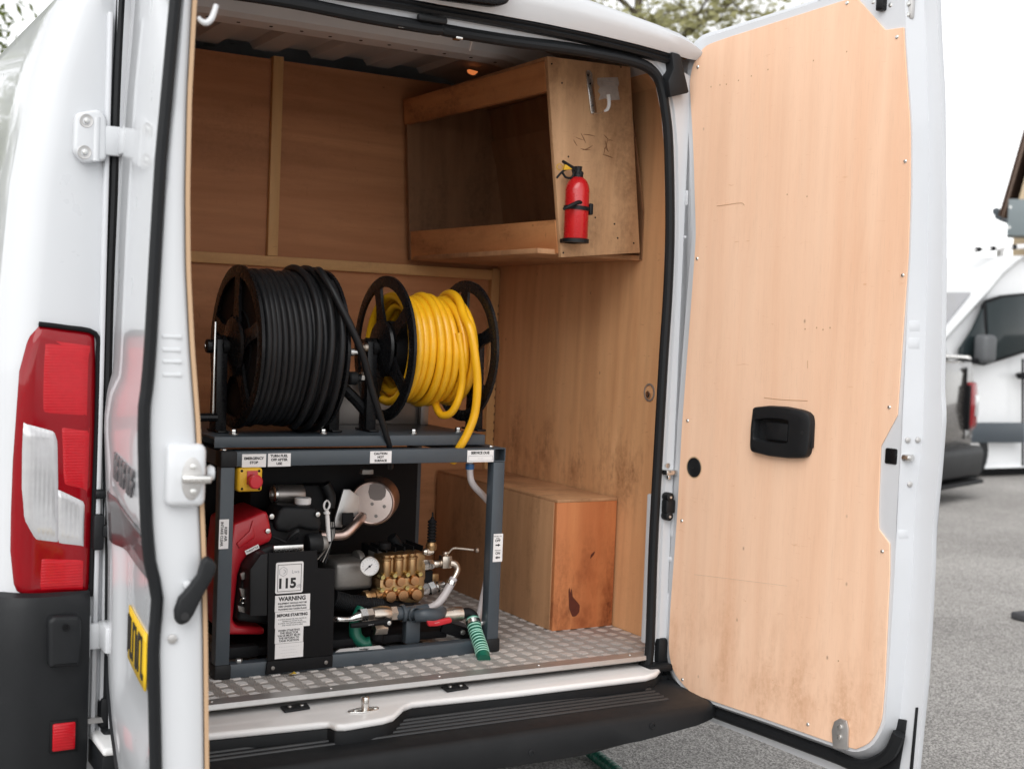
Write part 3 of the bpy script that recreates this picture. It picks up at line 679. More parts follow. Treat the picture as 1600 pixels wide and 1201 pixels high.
# pan wall foot, further from the eye
FOOT = [(1072, 122), (1078, 82), (1097, 58), (1130, 49), (1290, -2), (1330, -62), (1440, -80), (1447, 60), (1451, 200), (1451, 300), (1449, 400), (1447, 500), (1444, 600), (1441, 690), (1430, 780), (1428, 826), (1427, 880), (1420, 980), (1412, 1062), (1404, 1140), (1380, 1182), (1338, 1188), (1300, 1171), (1190, 1131), (1075, 1092), (1046, 1058), (1037, 1018), (1037, 950), (1044, 856), (1048, 800), (1055, 667), (1070, 467), (1076, 400), (1078, 367), (1074, 233)]
SKINR = [(1070, 120), (1075, 78), (1095, 55), (1130, 45), (1290, -5), (1330, -70), (1460, -95), (1466, 60), (1471, 145), (1473, 300), (1473, 400), (1472, 500), (1470, 610), (1473, 650), (1466, 740), (1457, 826), (1456, 880), (1451, 980), (1446, 1062), (1440, 1120), (1432, 1201), (1425, 1260), (1300, 1203), (1190, 1158), (1072, 1111), (1040, 1074), (1032, 1024), (1035, 950), (1042, 856), (1046, 800), (1053, 667), (1068, 467), (1074, 400), (1076, 367), (1072, 233)]
def soft(P): return rounded(P, .03, 3)
rd_pan = soft([rpt(*p, n=-.005) for p in PANR]); rd_foot = soft([rpt(*p, n=-.058) for p in FOOT]); rd_skin = soft([rpt(*p, n=-.060) for p in SKINR])
b = B(rdoor)
def lay(poly, n): return [(u, n, z) for u, z in poly]
inn = [(u*.9+.04, z*.985) for u, z in rd_pan]
b.grid([lay(rd_foot, -.058), lay([(lerp(a[0], c[0], .90), lerp(a[1], c[1], .90)) for a, c in zip(rd_foot, rd_pan)], -.011), lay(rd_pan, -.0048)], closed_u=True)
bm = bmesh.new(); f = bm.faces.new([bm.verts.new((u, -.0048, z)) for u, z in rd_pan]); bmesh.ops.triangulate(bm, faces=[f]); b.addbm(bm)
b.grid([lay(rd_foot, -.058), lay(rd_skin, -.060), lay(rd_skin, -.078), lay([(u-.006 if u > .4 else u+.004, z) for u, z in rd_skin], -.086)], closed_u=True)
bm = bmesh.new(); f = bm.faces.new([bm.verts.new((u-.006 if u > .4 else u+.004, -.086, z)) for u, z in rd_skin]); bmesh.ops.triangulate(bm, faces=[f]); b.addbm(bm)
rd = b.obj('rear_door', WHITE_IN, van, smooth=45, label='right rear door folded out, its inside faced with pale plywood')
b = B(rdoor); b.prism(rounded([rpt(*p) for p in PLYR], [(.003 if q[0] in (1337, 1383, 1412, 1402, 1376, 1373, 1390) else .03) for q in PLYR], 3), 1, -.0042, 0, .0010, 1)
# prism pulls along the second axis, so the outline is (u, z)
b.obj('ply_panel', PLY_DOOR, rd, smooth=30)
for u, v in ((1090, 105), (1323, 5), (1401, 58), (1414, 252), (1410, 430), (1389, 636), (1378, 861), (1074, 657), (1065, 813), (1066, 1061), (1262, 1131), (1089, 404)):
    q = rpt(u, v, .001); w = B(rdoor)
    n = 8; vs = [(q[0], .0035, q[1])]
    for r_, hh in ((.0035, .003), (.0055, .0005)):
        for k in range(n): a = 2*math.pi*k/n; vs.append((q[0]+r_*math.cos(a), hh, q[1]+r_*math.sin(a)))
    fs = [(0, 1+k, 1+(k+1) % n) for k in range(n)]+[(1+k, 1+n+k, 1+n+(k+1) % n, 1+(k+1) % n) for k in range(n)]
    w.add(vs, fs); w.obj('screw', SCREW, rd)
MARK = M('brown mark', (.46, .27, .15, 1), .85); PENCIL = M('pencil mark', (.60, .44, .33, 1), .85)
for pts_, r_, mm in ((((1120, 322), (1136, 320), (1158, 317), (1163, 321)), .0009, MARK), (((1194, 621), (1220, 624), (1262, 626)), .0009, MARK), (((1262, 563), (1262, 575)), .0008, MARK), (((1085, 897), (1150, 905), (1230, 915)), .0005, PENCIL)):
    w = B(); w.tube([rdoor(rpt(*p_)[0], .0001, rpt(*p_)[1]) for p_ in pts_], r_, 5, smooth=3); w.obj('scuff', mm, rd)
for u_, v_ in ((1111, 136), (1125, 133), (1135, 132), (1154, 126), (1174, 119), (1200, 109), (1323, 81), (1271, 95), (1276, 512), (1286, 515), (1297, 512), (1258, 514), (1230, 304), (1261, 307), (1310, 1032)):
    q_ = rpt(u_, v_); w = B(rdoor); w.prism([(q_[0]+.0022*math.cos(a_*1.0472), q_[1]+.0026*math.sin(a_*1.0472)) for a_ in range(6)], 1, -.0005, .0003); w.obj('nail_hole', MARK, rd)
# inside handle: bowed frame round a cup
fr = [(1176, 636), (1200, 633.5), (1225, 635), (1250, 640), (1264, 646), (1266.5, 660), (1264, 690), (1260, 711), (1254, 715.5), (1230, 716), (1200, 712.5), (1174, 706), (1171, 700), (1172, 670)]
cup = [(1179.5, 657), (1182, 655), (1200, 653), (1220, 654), (1232.5, 656.5), (1231, 692), (1220, 693), (1200, 691), (1180, 687.5), (1178, 684)]
FR = [rpt(*p, n=.02) for p in fr]; CU = [rpt(*p, n=.02) for p in cup]
def resamp(poly, n, c):
    """n points of a star shaped outline at even angles about c"""
    out = []
    for k in range(n):
        a = 2*math.pi*k/n; dx, dz = math.cos(a), math.sin(a); best = None
        for (x0, z0), (x1, z1) in zip(poly, poly[1:]+poly[:1]):
            ex, ez = x1-x0, z1-z0; den = dx*ez-dz*ex
            if abs(den) < 1e-12: continue
            t = ((x0-c[0])*ez-(z0-c[1])*ex)/den; s_ = ((x0-c[0])*dz-(z0-c[1])*dx)/den
            if t > 0 and -1e-9 <= s_ <= 1+1e-9: best = t if best is None else max(best, t)
        out.append((c[0]+dx*best, c[1]+dz*best))
    return out
cc = (sum(p[0] for p in CU)/len(CU), sum(p[1] for p in CU)/len(CU))
NA = 72; fo = resamp(FR, NA, cc); ci = resamp(CU, NA, cc)
def sc_(poly, k): return [(cc[0]+(p[0]-cc[0])*k, cc[1]+(p[1]-cc[1])*k) for p in poly]
w = B(rdoor); w.grid([lay(fo, .0005), lay(fo, .012), lay(sc_(fo, .985), .019), lay(sc_(fo, .95), .022), lay([(lerp(a[0], c_[0], .5), lerp(a[1], c_[1], .5)) for a, c_ in zip(fo, ci)], .024), lay(sc_(ci, 1.03), .023), lay(ci, .020), lay(sc_(ci, .97), .001)], closed_u=True)
bm = bmesh.new(); f = bm.faces.new([bm.verts.new((u, .001, z)) for u, z in sc_(ci, .97)]); bmesh.ops.triangulate(bm, faces=[f]); w.addbm(bm)
w.obj('inside_handle', PLASTIC, rd, smooth=40)
q0, q1 = rpt(1197, 657, .012), rpt(1230, 690, .012); w = B(rdoor); w.box(q0[0], q1[0], .002, .013, q1[1], q0[1]-.002, .004); w.obj('handle_paddle', PLASTIC, rd)
q0, q1 = rpt(1262, 658, .006), rpt(1268.5, 700, .006); w = B(rdoor); w.box(q0[0], q1[0]+.004, .0005, .012, q1[1], q0[1], .003); w.obj('handle_back', PLASTIC, rd)
for u, v in ((1253, 676), (1176, 671)):
    q = rpt(u, v, .0235); w = B(rdoor); w.prism([(q[0]+.0055*math.cos(a*.6283), q[1]+.0055*math.sin(a*.6283)) for a in range(10)], 1, .0222, .0243); w.obj('screw_hole', INK, rd)
# round blanking cap
q = rpt(1084.5, 730, 0); w = B(rdoor); ring = [(q[0]+.030*math.cos(2*math.pi*k/28), q[1]+.030*math.sin(2*math.pi*k/28)) for k in range(28)]
def sq(poly, k): return [(q[0]+(p[0]-q[0])*k, q[1]+(p[1]-q[1])*k) for p in poly]
w.grid([lay(sq(ring, 1), .0004), lay(sq(ring, .93), .0022), lay(sq(ring, .84), .0024), lay(sq(ring, .80), .0014), lay(sq(ring, .4), .0034), lay(sq(ring, .02), .004)], closed_u=True); w.obj('blanking_cap', PLASTIC, rd)
w = B(rdoor); w.grid([lay(sq(ring, 1.12), .0003), lay(sq(ring, 1.0), .0003)], closed_u=True); w.obj('hole_edge', PLY_EDGE, rd)
# latch on the edge, bolts of the edge
e0 = rpt(1392, 712, -.012); w = B(rdoor); w.box(e0[0]-.012, e0[0]+.026, -.016, -.0005, e0[1]-.021, e0[1]+.021, .005); lt = w.obj('latch', BLACK, rd)
e1 = rpt(1414, 714, -.025); w = B(rdoor); w.box(e1[0]-.014, e1[0]+.026, -.034, -.006, e1[1]-.009, e1[1]+.009, .006); w.obj('latch_tongue', CHROME, lt)
def wallpt(t, v):
    """a point on the free edge wall of the pan: t across it, v a height in the photograph"""
    px0 = interp([(60, 1416), (200, 1426), (300, 1426), (400, 1423), (500, 1417), (600, 1412), (700, 1409), (780, 1402), (826, 1400), (880, 1399)], v)
    px1 = interp([(60, 1447), (200, 1451), (300, 1451), (400, 1449), (500, 1447), (600, 1444), (690, 1441), (780, 1430), (826, 1428), (880, 1427)], v)
    n = lerp(-.005, -.058, t); u, z = rpt(lerp(px0, px1, t), v, n); return u, n, z
for t_, v in ((.28, 687), (.78, 687), (.60, 756)):
    e = wallpt(t_, v); w = B(); w.cyl(rdoor(e[0]-.001, e[1], e[2]), RU*.85+RN*.4, .0075, .006, 12, .002); w.obj('bolt', ZINC, rd)
for va, vb in ((500, 518), (527, 545), (826, 842)):
    w = B(rdoor); rows = []
    for i, v in enumerate((va, va+3, vb-3, vb)):
        rows.append([(wallpt(t_, v)[0]+(.0016 if 0 < i < 3 and 0 < k < 3 else -.0005), wallpt(t_, v)[1], wallpt(t_, v)[2]) for k, t_ in enumerate((.12, .2, .62, .72))])
    w.grid(rows); w.obj('edge_pressing', WHITE_IN, rd, smooth=60)
# upper catch in the chamfered corner
q = rpt(1381, 8, -.01); w = B(rdoor); w.box(q[0]-.010, q[0]+.014, -.012, .012, q[1]-.018, q[1]+.06, .004); w.obj('upper_catch', BLACK, rd)
for u, v in ((1367, 4), (1394, 9)):
    q = rpt(u, v, -.012); w = B(); w.cyl(rdoor(q[0], -.0115, q[1]), RN, .007, .008, 14, .003); w.obj('bolt', SCREW, rd)
q = rpt(1400, 19, -.012); w = B(); w.cyl(rdoor(q[0], -.0122, q[1]), RN, .006, .0012, 14); w.obj('drain_hole', INK, rd)
q = rpt(1422, 12, -.02); w = B(rdoor); w.box(q[0]-.011, q[0]+.011, -.030, -.014, q[1]-.032, q[1]+.05, .009); kp = w.obj('keeper_plate', ZINC, rd)
for dz in (-.020, .008): w = B(); w.cyl(rdoor(q[0], -.014, q[1]+dz), RN, .0065, .005, 12, .002); w.obj('bolt', SCREW, kp)
# keeper at the foot
K0 = [rpt(*p, n=.002) for p in ((1303, 1168), (1301, 1140), (1305, 1126), (1314, 1121), (1324, 1125), (1327, 1138), (1326, 1170))]
w = B(rdoor); w.prism(K0, 1, .0005, .007, .002); kp = w.obj('keeper_plate', ZINC, rd)
for u, v in ((1313, 1135), (1312, 1151)):
    q = rpt(u, v, .007); w = B(); w.cyl(rdoor(q[0], .007, q[1]), RN, .0075, .005, 12, .002); w.obj('bolt', SCREW, kp)
# black seal round the foot of the pan and the trim at the lower corner
sp = [rpt(*p, n=-.03) for p in ((1034, 1012), (1040, 1048), (1056, 1077), (1083, 1099), (1190, 1139), (1300, 1180), (1345, 1196), (1386, 1180), (1404, 1146))]
w = B(); w.tube([rdoor(u, -.032, z) for u, z in sp], .0175, 10, smooth=5); w.obj('foot_seal', RUBBER, rd)
w = B(rdoor); w.prism([rpt(*p, n=-.055) for p in ((1404, 1122), (1417, 1124), (1414, 1150), (1405, 1201), (1400, 1240), (1345, 1212), (1330, 1202), (1384, 1180))], 1, -.058, -.052, .003); w.obj('corner_trim', PLASTIC, rd)
w = B(rdoor); w.prism([rpt(*p, n=-.075) for p in ((1437, 1103), (1441, 1103), (1432, 1206), (1427, 1206))], 1, -.090, -.056, .002); w.obj('edge_trim', PLASTIC, rd)
for zc in (1.28, .13):
    w = B(); w.tube([(.125, .012, zc-.04), (.125, .012, zc+.04)], .012, 12); w.box(.10, .15, .0, .024, zc-.03, zc+.03, .005); w.obj('door_hinge', WHITE, van)

# ================================================================ left rear door (seen along its edge)
LA = math.radians(8.9); LH = Vector((-1.628, -.03, 0))
LU = Vector((-math.sin(LA), -math.cos(LA), 0)); LN = Vector((-math.cos(LA), math.sin(LA), 0))   # n points to the outside skin
def ldoor(u, n, z): return LH + LU*u + LN*n + Vector((0, 0, z))
LW = .83
def lpt(px, py, u=LW):                                       # a point of the free edge: (n, z)
    d = ray(px, py); o = LH+LU*u; t = (o-CC).dot(LU)/d.dot(LU); p = CC+d*t
    return ((p-o).dot(LN), p.z)
EDGE = [(277, -140), (271, -70), (263, 0), (240, 250), (231, 400), (224, 530), (219, 600), (214, 632), (213, 680), (215, 760), (218, 830), (223, 880), (232, 915), (235, 940), (231, 975), (228, 1010), (230, 1100), (232, 1201), (236, 1290), (242, 1370)]
PLYL = [(318, -140), (313, -70), (308, 0), (300, 150), (297, 300), (298, 420), (304, 540), (313, 660), (318, 760), (322, 860), (325, 1000), (327, 1201), (328, 1290), (329, 1370)]
e_n = sorted([(lpt(*p)[1], lpt(*p)[0]) for p in EDGE]); i_n = sorted([(lpt(*p)[1], lpt(*p)[0]) for p in PLYL])
ZL = sorted(set([-.12+.035*i for i in range(60)]+[.80, .815, .83, .845, .86]))
ZL = [z for z in ZL if z <= 1.83]
def edge_n(z): return interp(e_n, z)
def ply_n(z): return interp(i_n, z)
def skin_n(u, z):
    """outside skin: follows the edge profile, flatter towards the hinge"""
    t = u/LW; base = edge_n(z)-.006
    hin = interp([(-.12, -.012), (.15, .0), (.4, .004), (.74, .022), (.81, .016), (.86, .004), (1.2, .0), (1.5, -.006), (1.83, -.02)], z)
    k = t**1.5
    n = lerp(hin, base, k)
    if t > .04: n += .006*math.sin(math.pi*t)
    if .10 < z < .60 and .22 < t < .97: n -= .026*min(1, (t-.22)/.1)*min(1, (z-.10)/.08)*min(1, (.60-z)/.05)*min(1, (.97-t)/.12)
    return n
b = B(ldoor); NU = 26
def zlow(u): return interp([(0, .17), (.06, .10), (.16, .03), (.30, -.03), (.5, -.075), (LW, -.12)], u)
rows = [[(LW*i/NU, skin_n(LW*i/NU, max(z, zlow(LW*i/NU))), max(z, zlow(LW*i/NU))) for i in range(NU+1)] for z in ZL]
b.grid(rows)
b.grid([[(LW, skin_n(LW, z), z), (LW+.004, edge_n(z)-.010, z), (LW+.003, edge_n(z)-.014, z), (LW-.004, edge_n(z)-.016, z), (LW-.006, edge_n(z)-.022, z), (LW-.002, edge_n(z)-.026, z), (LW+.0, lerp(edge_n(z), ply_n(z), .55), z), (LW-.004, ply_n(z)+.016, z), (LW-.010, ply_n(z)+.009, z), (LW*.55, ply_n(z)+.009, z), (.02, min(ply_n(z)+.03, -.03), z), (0, -.03, z), (0, skin_n(0, z), z)] for z in ZL])
ld = b.obj('rear_door', WHITE, van, smooth=35, label='left rear door seen along its edge with a latch and black lever')
for zt in (ZL[0], ZL[-1]):
    pass
b = B(ldoor); b.tube([(LW+.006, edge_n(z)-.012, z) for z in ZL], .0115, 10); b.xf = ldoor
b.obj('door_seal', RUBBER, ld)
b = B(ldoor); b.grid([[(LW-.004, ply_n(z)+.008, z), (LW-.002, ply_n(z)+.008, z), (LW-.002, ply_n(z), z), (LW*.5, ply_n(z)-.0, z), (.03, min(ply_n(z)+.0, -.04), z)] for z in ZL]); b.obj('ply_panel', PLY_EDGE, ld, smooth=30)
# lock box
c0, c1 = lpt(251, 795), lpt(320, 697)
def lbox(name, mat, px, u0, u1, bev=.004, par=None):
    a, c_ = lpt(px[0], px[3]), lpt(px[2], px[1]); w = B(ldoor)
    w.box(u0, u1, min(a[0], c_[0]), max(a[0], c_[0]), a[1], c_[1], bev, 3); return w.obj(name, mat, par or ld)
lk = lbox('lock_box', WHITE, (255, 692, 321, 790), LW-.02, LW+.026, .014)
w = B(); q = lpt(297, 745)
pl_ = [(q[0]+.019*math.cos(a)*1.0, q[1]+.040*math.sin(a)) for a in [2*math.pi*k/24 for k in range(24)]]
w = B(ldoor); w.prism(pl_, 0, LW+.025, LW+.0275, .001); w.obj('lock_plate', ZINC, lk)
lbox('lock_tongue', CHROME, (280, 738, 326, 751), LW+.02, LW+.045, .004, lk)
for v in (727, 765):
    q = lpt(299, v); w = B(); w.cyl(ldoor(LW+.027, q[0], q[1]), LU, .006, .003, 12, .001); w.obj('bolt', SCREW, lk)
q = lpt(322, 740); w = B(); w.lathe([(0, 0), (.012, .002), (.016, .008), (.012, .016), (0, .018)], ldoor(LW-.01, q[0], q[1]), -LN, 16); w.obj('lock_knob', WHITE, lk)
# emergency lever in black plastic
P = [lpt(*p) for p in ((270, 950), (277, 930), (285, 922), (306, 895), (312, 874), (320, 865), (333, 873), (336, 882), (331, 896), (312, 930), (300, 955), (292, 967), (280, 972), (271, 966))]
w = B(ldoor); w.prism(P, 0, LW+.004, LW+.030, .006, 3); lv = w.obj('release_lever', PLASTIC, ld)
q = lpt(286, 957); w = B(); w.cyl(ldoor(LW+.0302, q[0], q[1]), LU, .008, .0012, 14); w.obj('screw_hole', INK, lv)
q = lpt(292, 912); w = B(); w.cyl(ldoor(LW+.0, q[0], q[1]), LU, .008, .012, 12, .002); w.obj('bolt', WHITE, ld)
q = lpt(269, 997); w = B(); w.cyl(ldoor(LW+.0, q[0], q[1]), LU, .0095, .005, 6, .001); w.obj('bolt', ZINC, ld)
for px in ((254, 524, 284, 528), (254, 544, 282, 549), (254, 563, 284, 567), (254, 583, 284, 588)):
    lbox('edge_pressing', WHITE, px, LW-.02, LW+.0015, .0012)
# hook screwed to the ply
pts = [lpt(*p, u=LW-.01) for p in ((309, 27), (314, 33), (322, 36), (330, 30), (335, 18), (338, 8))]
w = B(); w.tube([ldoor(LW-.01, n, z) for n, z in pts], [.004, .005, .006, .006, .0055, .005], 10, smooth=4); w.obj('coat_hook', WHITE, ld)
# badge letters, number plate and dark panel on the outside skin
def on_skin(u, z, d=.002): return ldoor(u, skin_n(u, z)+d, z)
for k in range(6):
    u0 = .40+.062*k; z0 = .675
    p = on_skin(u0, z0, .001); w = B(ldoor)
    n0 = skin_n(u0, z0)
    w.box(u0, u0+.012, n0, n0+.006, z0-.028, z0+.028, .002)
    w.box(u0+.010, u0+.042, n0, n0+.006, z0+.014, z0+.028, .002)
    if k % 2: w.box(u0+.010, u0+.038, n0, n0+.006, z0-.006, z0+.006, .002)
    else: w.box(u0+.030, u0+.042, n0, n0+.006, z0-.028, z0+.016, .002)
    w.obj('badge_letter', SMOKE, ld)
w = B(ldoor); rows = [[(u, skin_n(u, z)+.004, z) for u in [.14+.055*i for i in range(11)]] for z in (.47, .50, .53, .555, .585)]
w.grid(rows); w.obj('handle_panel', SMOKE, ld, thick=-.004)
w = B(ldoor); zs_ = [.245, .28, .31, .34, .36]
w.grid([[(u, skin_n(u, .30)+.006, z) for u in [.35+.028*i for i in range(11)]] for z in zs_]); pt = w.obj('number_plate', PLATE_Y, ld, thick=-.004)
for k in range(6):
    w = B(ldoor); u0 = .36+.044*k; n0 = skin_n(u0+.02, .30)+.007
    w.box(u0, u0+.009, n0, n0+.002, .262, .345); w.box(u0+.009, u0+.034, n0, n0+.002, .262 if k % 2 else .334, .273 if k % 2 else .345)
    if k % 3 == 0: w.box(u0+.025, u0+.034, n0, n0+.002, .273, .334)
    w.obj('plate_character', INK, pt)
w = B(); w.tube([ldoor(u, skin_n(u, zlow(u))-.004, zlow(u)) for u in (.01, .06, .11, .16, .23, .30, .40, .5, .65, LW)], .011, 8, smooth=3); w.obj('edge_trim', PLASTIC, ld)
# ================================================================ shelf unit, boxing, extinguisher
def span(x0, y0, x1, y1, Y):
    ym, xm = (y0+y1)/2, (x0+x1)/2
    return at(x0, ym, Y).x, at(x1, ym, Y).x, at(xm, y1, Y).z, at(xm, y0, Y).z
def pbox(name, mat, parent, px, Y, d, bev=.002, label=None, seg=2):
    x0, x1, z0, z1 = span(*px, Y); w = B(); w.box(x0, x1, Y, Y+d, z0, z1, bev, seg); return w.obj(name, mat, parent, label)
SY = .276
shelf = thing('shelf_unit', 'open fronted plywood shelf unit fixed high on the right wall inside the van', 'shelf', (-.05, .8, 1.24))
w = B(); w.prism([xz(*p, SY) for p in ((855, 88), (985, 105), (1000, 395), (877, 402), (866, 250))], 1, SY, SY+.018, .0015); w.obj('end_panel', PLY_SHELF, shelf, label='scribbled end panel facing out of the van')
def slat(zt, zb, y0, y1, th=.018):
    """board between two heights on the leaning front of the shelf"""
    def fx(y, z):
        top = lerp(-.256, -.294, (y-SY)/1.0); bot = lerp(-.176, -.248, (y-SY)/1.0)
        return lerp(bot, top, (z-1.23)/.615)
    w = B(); vs = []
    for y in (y0, y1):
        for z in (zb, zt): vs += [(fx(y, z), y, z), (fx(y, z)+th, y, z)]
    w.add(vs, [(0, 1, 3, 2), (4, 6, 7, 5), (0, 2, 6, 4), (1, 5, 7, 3), (2, 3, 7, 6), (0, 4, 5, 1)]); return w
slat(1.838, 1.747, SY+.018, 1.25).obj('front_board', PINE_Y, shelf, smooth=0)
slat(1.348, 1.243, SY+.018, 1.25).obj('front_board', PINE_Y, shelf, smooth=0)
w = B(); w.box(-.245, .156, SY+.03, 1.25, 1.240, 1.256, .001); w.obj('bottom_board', PLY_SIDE, shelf)
w = B(); w.box(-.255, .072, SY+.018, 1.25, 1.84, 1.852, .001); w.obj('top_board', PLY_SIDE, shelf)
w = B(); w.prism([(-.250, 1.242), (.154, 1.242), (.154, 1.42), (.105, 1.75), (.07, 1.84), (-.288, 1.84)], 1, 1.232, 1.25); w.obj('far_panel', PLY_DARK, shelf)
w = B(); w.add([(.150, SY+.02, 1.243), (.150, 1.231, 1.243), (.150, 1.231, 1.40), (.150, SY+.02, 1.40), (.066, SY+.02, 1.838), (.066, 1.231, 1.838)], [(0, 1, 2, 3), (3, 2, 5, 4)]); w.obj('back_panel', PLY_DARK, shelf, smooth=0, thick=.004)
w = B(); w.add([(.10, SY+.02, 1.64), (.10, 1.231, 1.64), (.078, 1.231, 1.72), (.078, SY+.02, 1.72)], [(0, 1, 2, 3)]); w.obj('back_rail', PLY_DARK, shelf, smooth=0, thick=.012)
for u, v in ((862, 100), (878, 130), (888, 245), (880, 395), (930, 340), (965, 372), (990, 380), (908, 366), (970, 105), (960, 350)):
    q = at(u, v, SY); w = B(); w.cyl((q.x, SY-.0002, q.z), (0, -1, 0), .003, .0008, 8); w.obj('screw', BLACKM, shelf)
# pencil-like scuffs
rs = random.Random(3)
SCUFF = M('brown scuff', (.20, .09, .04, 1), .85)
for u, v, n_ in ((904, 214, 4), (940, 214, 5), (908, 238, 2), (950, 238, 3)):
    for k in range(n_):
        x_, y_ = u+rs.uniform(-9, 11), v+rs.uniform(-8, 8); a_ = rs.uniform(-.5, 2.0); l_ = rs.uniform(7, 18)
        w = B(); w.tube([at(x_, y_, SY-.0003), at(x_+l_*.5*math.cos(a_)+rs.uniform(-1, 1), y_+l_*.5*math.sin(a_), SY-.0003), at(x_+l_*math.cos(a_), y_+l_*math.sin(a_)+rs.uniform(-2, 2), SY-.0003)], [.0006, rs.uniform(.0009, .0018), .0005], 5, smooth=3); w.obj('scuff', SCUFF, shelf)
# hook bracket
hk = thing('wall_hook', 'silver metal hook bracket screwed to the shelf end panel above the extinguisher', 'hook', tuple(at(921, 178, SY)))
w = B(); w.prism([xz(*p, SY) for p in ((914, 113), (917, 110), (921, 111), (924, 116), (931, 175), (928, 179), (922, 178))], 1, SY-.006, SY-.0004, .001); bp_ = w.obj('back_plate', CHROME, hk)
for u, v in ((919, 118), (922, 131), (926, 165)):
    q = at(u, v, SY-.006); w = B(); w.cyl((q.x, SY-.006, q.z), (0, -1, 0), .0035, .0015, 8); w.obj('screw', INK, bp_)
w = B(); w.tube([at(927, 176, SY-.006), at(936, 178, SY-.03), at(945, 173, SY-.05)], .0022, 6, smooth=3); w.obj('wire', CHROME, hk)
w = B(); w.tube([at(944, 174, SY-.05), at(949, 171, SY-.055), at(951.5, 163, SY-.06), at(950.5, 148, SY-.06)], [.003, .0055, .006, .006], 8, smooth=4); w.obj('arm', PAPER, hk)
st = thing('torn_notice', 'torn white notice sticker beside the metal hook on the shelf end', 'sticker', tuple(at(951, 140, SY)))
w = B(); w.prism([xz(*p, SY) for p in ((933, 122), (965, 121), (967, 131), (965, 137), (968, 156), (953, 157), (945, 154), (935, 157), (938, 148), (934, 143), (937, 136), (933, 131))], 1, SY-.0012, SY-.0003); w.obj('paper', M('faded sticker', (.50, .44, .40, 1), .6, var=.3, vs=60, grime=.5, gcol=(.25, .16, .1, 1)), st)
for k, (body, sz) in enumerate((('----------', .012), ('-------- ---', .010), ('--- -------', .010), ('------ ----', .010))):
    q = at(950, 127+7.5*k, SY-.0016); text(body, sz, q, (1, 0, .02), (0, 0, 1), GREYINK, st)
# boxing over the wheel arch
bx = thing('plywood_box', 'low plywood boxing over the wheel arch with a red stained end', 'box', (.03, .8, 0))
w = B(); w.box(-.089, .149, .374, .392, .003, .430, .0012); w.obj('end_panel', PLY_BOX, bx, label='red stained end panel with dark drips')
w = B(); w.box(-.091, -.075, .3925, 1.25, .003, .4300, .001); w.obj('side_panel', PLY_SIDE, bx)
w = B(); w.box(-.0895, .1495, .3735, 1.25, .4305, .440, .0012); w.obj('top_panel', PLY_SIDE, bx)
DRIP = M('dark drip', (.10, .022, .012, 1), .5, var=.3, vs=60)
for P in (((888, 922), (890, 917), (891, 926), (893, 918), (895, 932), (902, 940), (906, 945), (905, 956), (900, 962), (894, 963), (889, 950)), ((923, 866), (930, 860), (928, 866), (922, 873))):
    w = B(); w.prism(rounded([xz(*p, .374) for p in P], .004, 2), 1, .3733, .3741); w.obj('drip_stain', DRIP, bx)
# extinguisher
q = at(899, 378, SY-.05); EX, EYc, EZ = q.x, SY-.05, q.z; zt = at(899, 276, EYc).z; rE = .0385; hE = zt-EZ
ex = thing('fire_extinguisher', 'small red fire extinguisher strapped to the shelf end panel', 'fire extinguisher', (EX, EYc, EZ))
w = B(); w.lathe([(0, 0), (rE-.004, 0), (rE, .005), (rE, hE*.80), (rE-.003, hE*.87), (rE-.010, hE*.94), (rE-.020, hE*.985), (.013, hE), (0, hE)], (EX, EYc, EZ), (0, 0, 1), 40); w.obj('cylinder', EXT_RED, ex, smooth=60)
w = B(); w.lathe([(.016, -.002), (.0165, .006), (.013, .012), (.011, .022), (.0125, .034), (0, .036)], (EX, EYc, zt-.002), (0, 0, 1), 20); vl = w.obj('valve', PLASTIC, ex)
w = B(); w.tube([at(879, 252, EYc), at(888, 258, EYc), at(900, 266, EYc), at(909, 271, EYc)], [.0045, .006, .0075, .007], 8, smooth=3); w.obj('squeeze_lever', PLASTIC, vl)
w = B(); w.tube([at(870, 278, EYc), at(876, 271, EYc), at(884, 265, EYc), at(893, 264, EYc), at(896, 272, EYc), at(892, 278, EYc), at(884, 277, EYc), at(879, 270, EYc)], .0036, 8, smooth=4); w.obj('carry_handle', PLASTIC, vl)
w = B(); w.cyl(at(909, 271, EYc-.016), (0, 1, 0), .0085, .032, 16, .003); w.obj('nozzle', PLASTIC, vl)
w = B(); w.prism([xz(*p, EYc) for p in ((882, 257), (894, 262), (893, 265), (880, 266))], 1, EYc-.004, EYc+.004, .001); w.lathe([(.0085, -.002), (.0105, 0), (.0085, .002)], at(874.5, 261, EYc), (.3, 1, 0), 16); w.obj('safety_pin', YEL_PL, vl)
w = B(); zs0 = at(899, 326, EYc).z; w.lathe([(rE+.001, -.006), (rE+.0035, -.006), (rE+.0035, .006), (rE+.001, .006), (rE+.001, -.006)], (EX, EYc, zs0), (.05, 0, 1), 40); sp_ = w.obj('strap', PLASTIC, ex)
w = B(); w.tube([at(880, 327, EYc-.028), at(890, 322, EYc-.040), at(904, 316, EYc-.041), at(908, 317, EYc-.038)], [.004, .006, .0065, .005], 8, smooth=3); w.obj('buckle', PLASTIC, sp_)
w = B(); w.box(EX+.030, EX+.044, EYc-.03, SY-.0004, zs0-.018, zs0+.018, .004); w.obj('clip', PLASTIC, sp_)
w = B(); w.lathe([(0, -.003), (rE+.004, -.003), (rE+.004, .009), (rE+.0015, .010), (rE+.0015, .0)], (EX, EYc, EZ), (0, 0, 1), 40); w.box(EX-.028, EX+.028, EYc, SY-.0004, EZ-.003, EZ+.010, .002); w.obj('base_cup', PLASTIC, ex)
w = B(); w.box(EX-.012, EX+.012, SY-.012, SY-.0004, EZ, zs0+.03, .002); w.obj('wall_bracket', PLASTIC, ex)

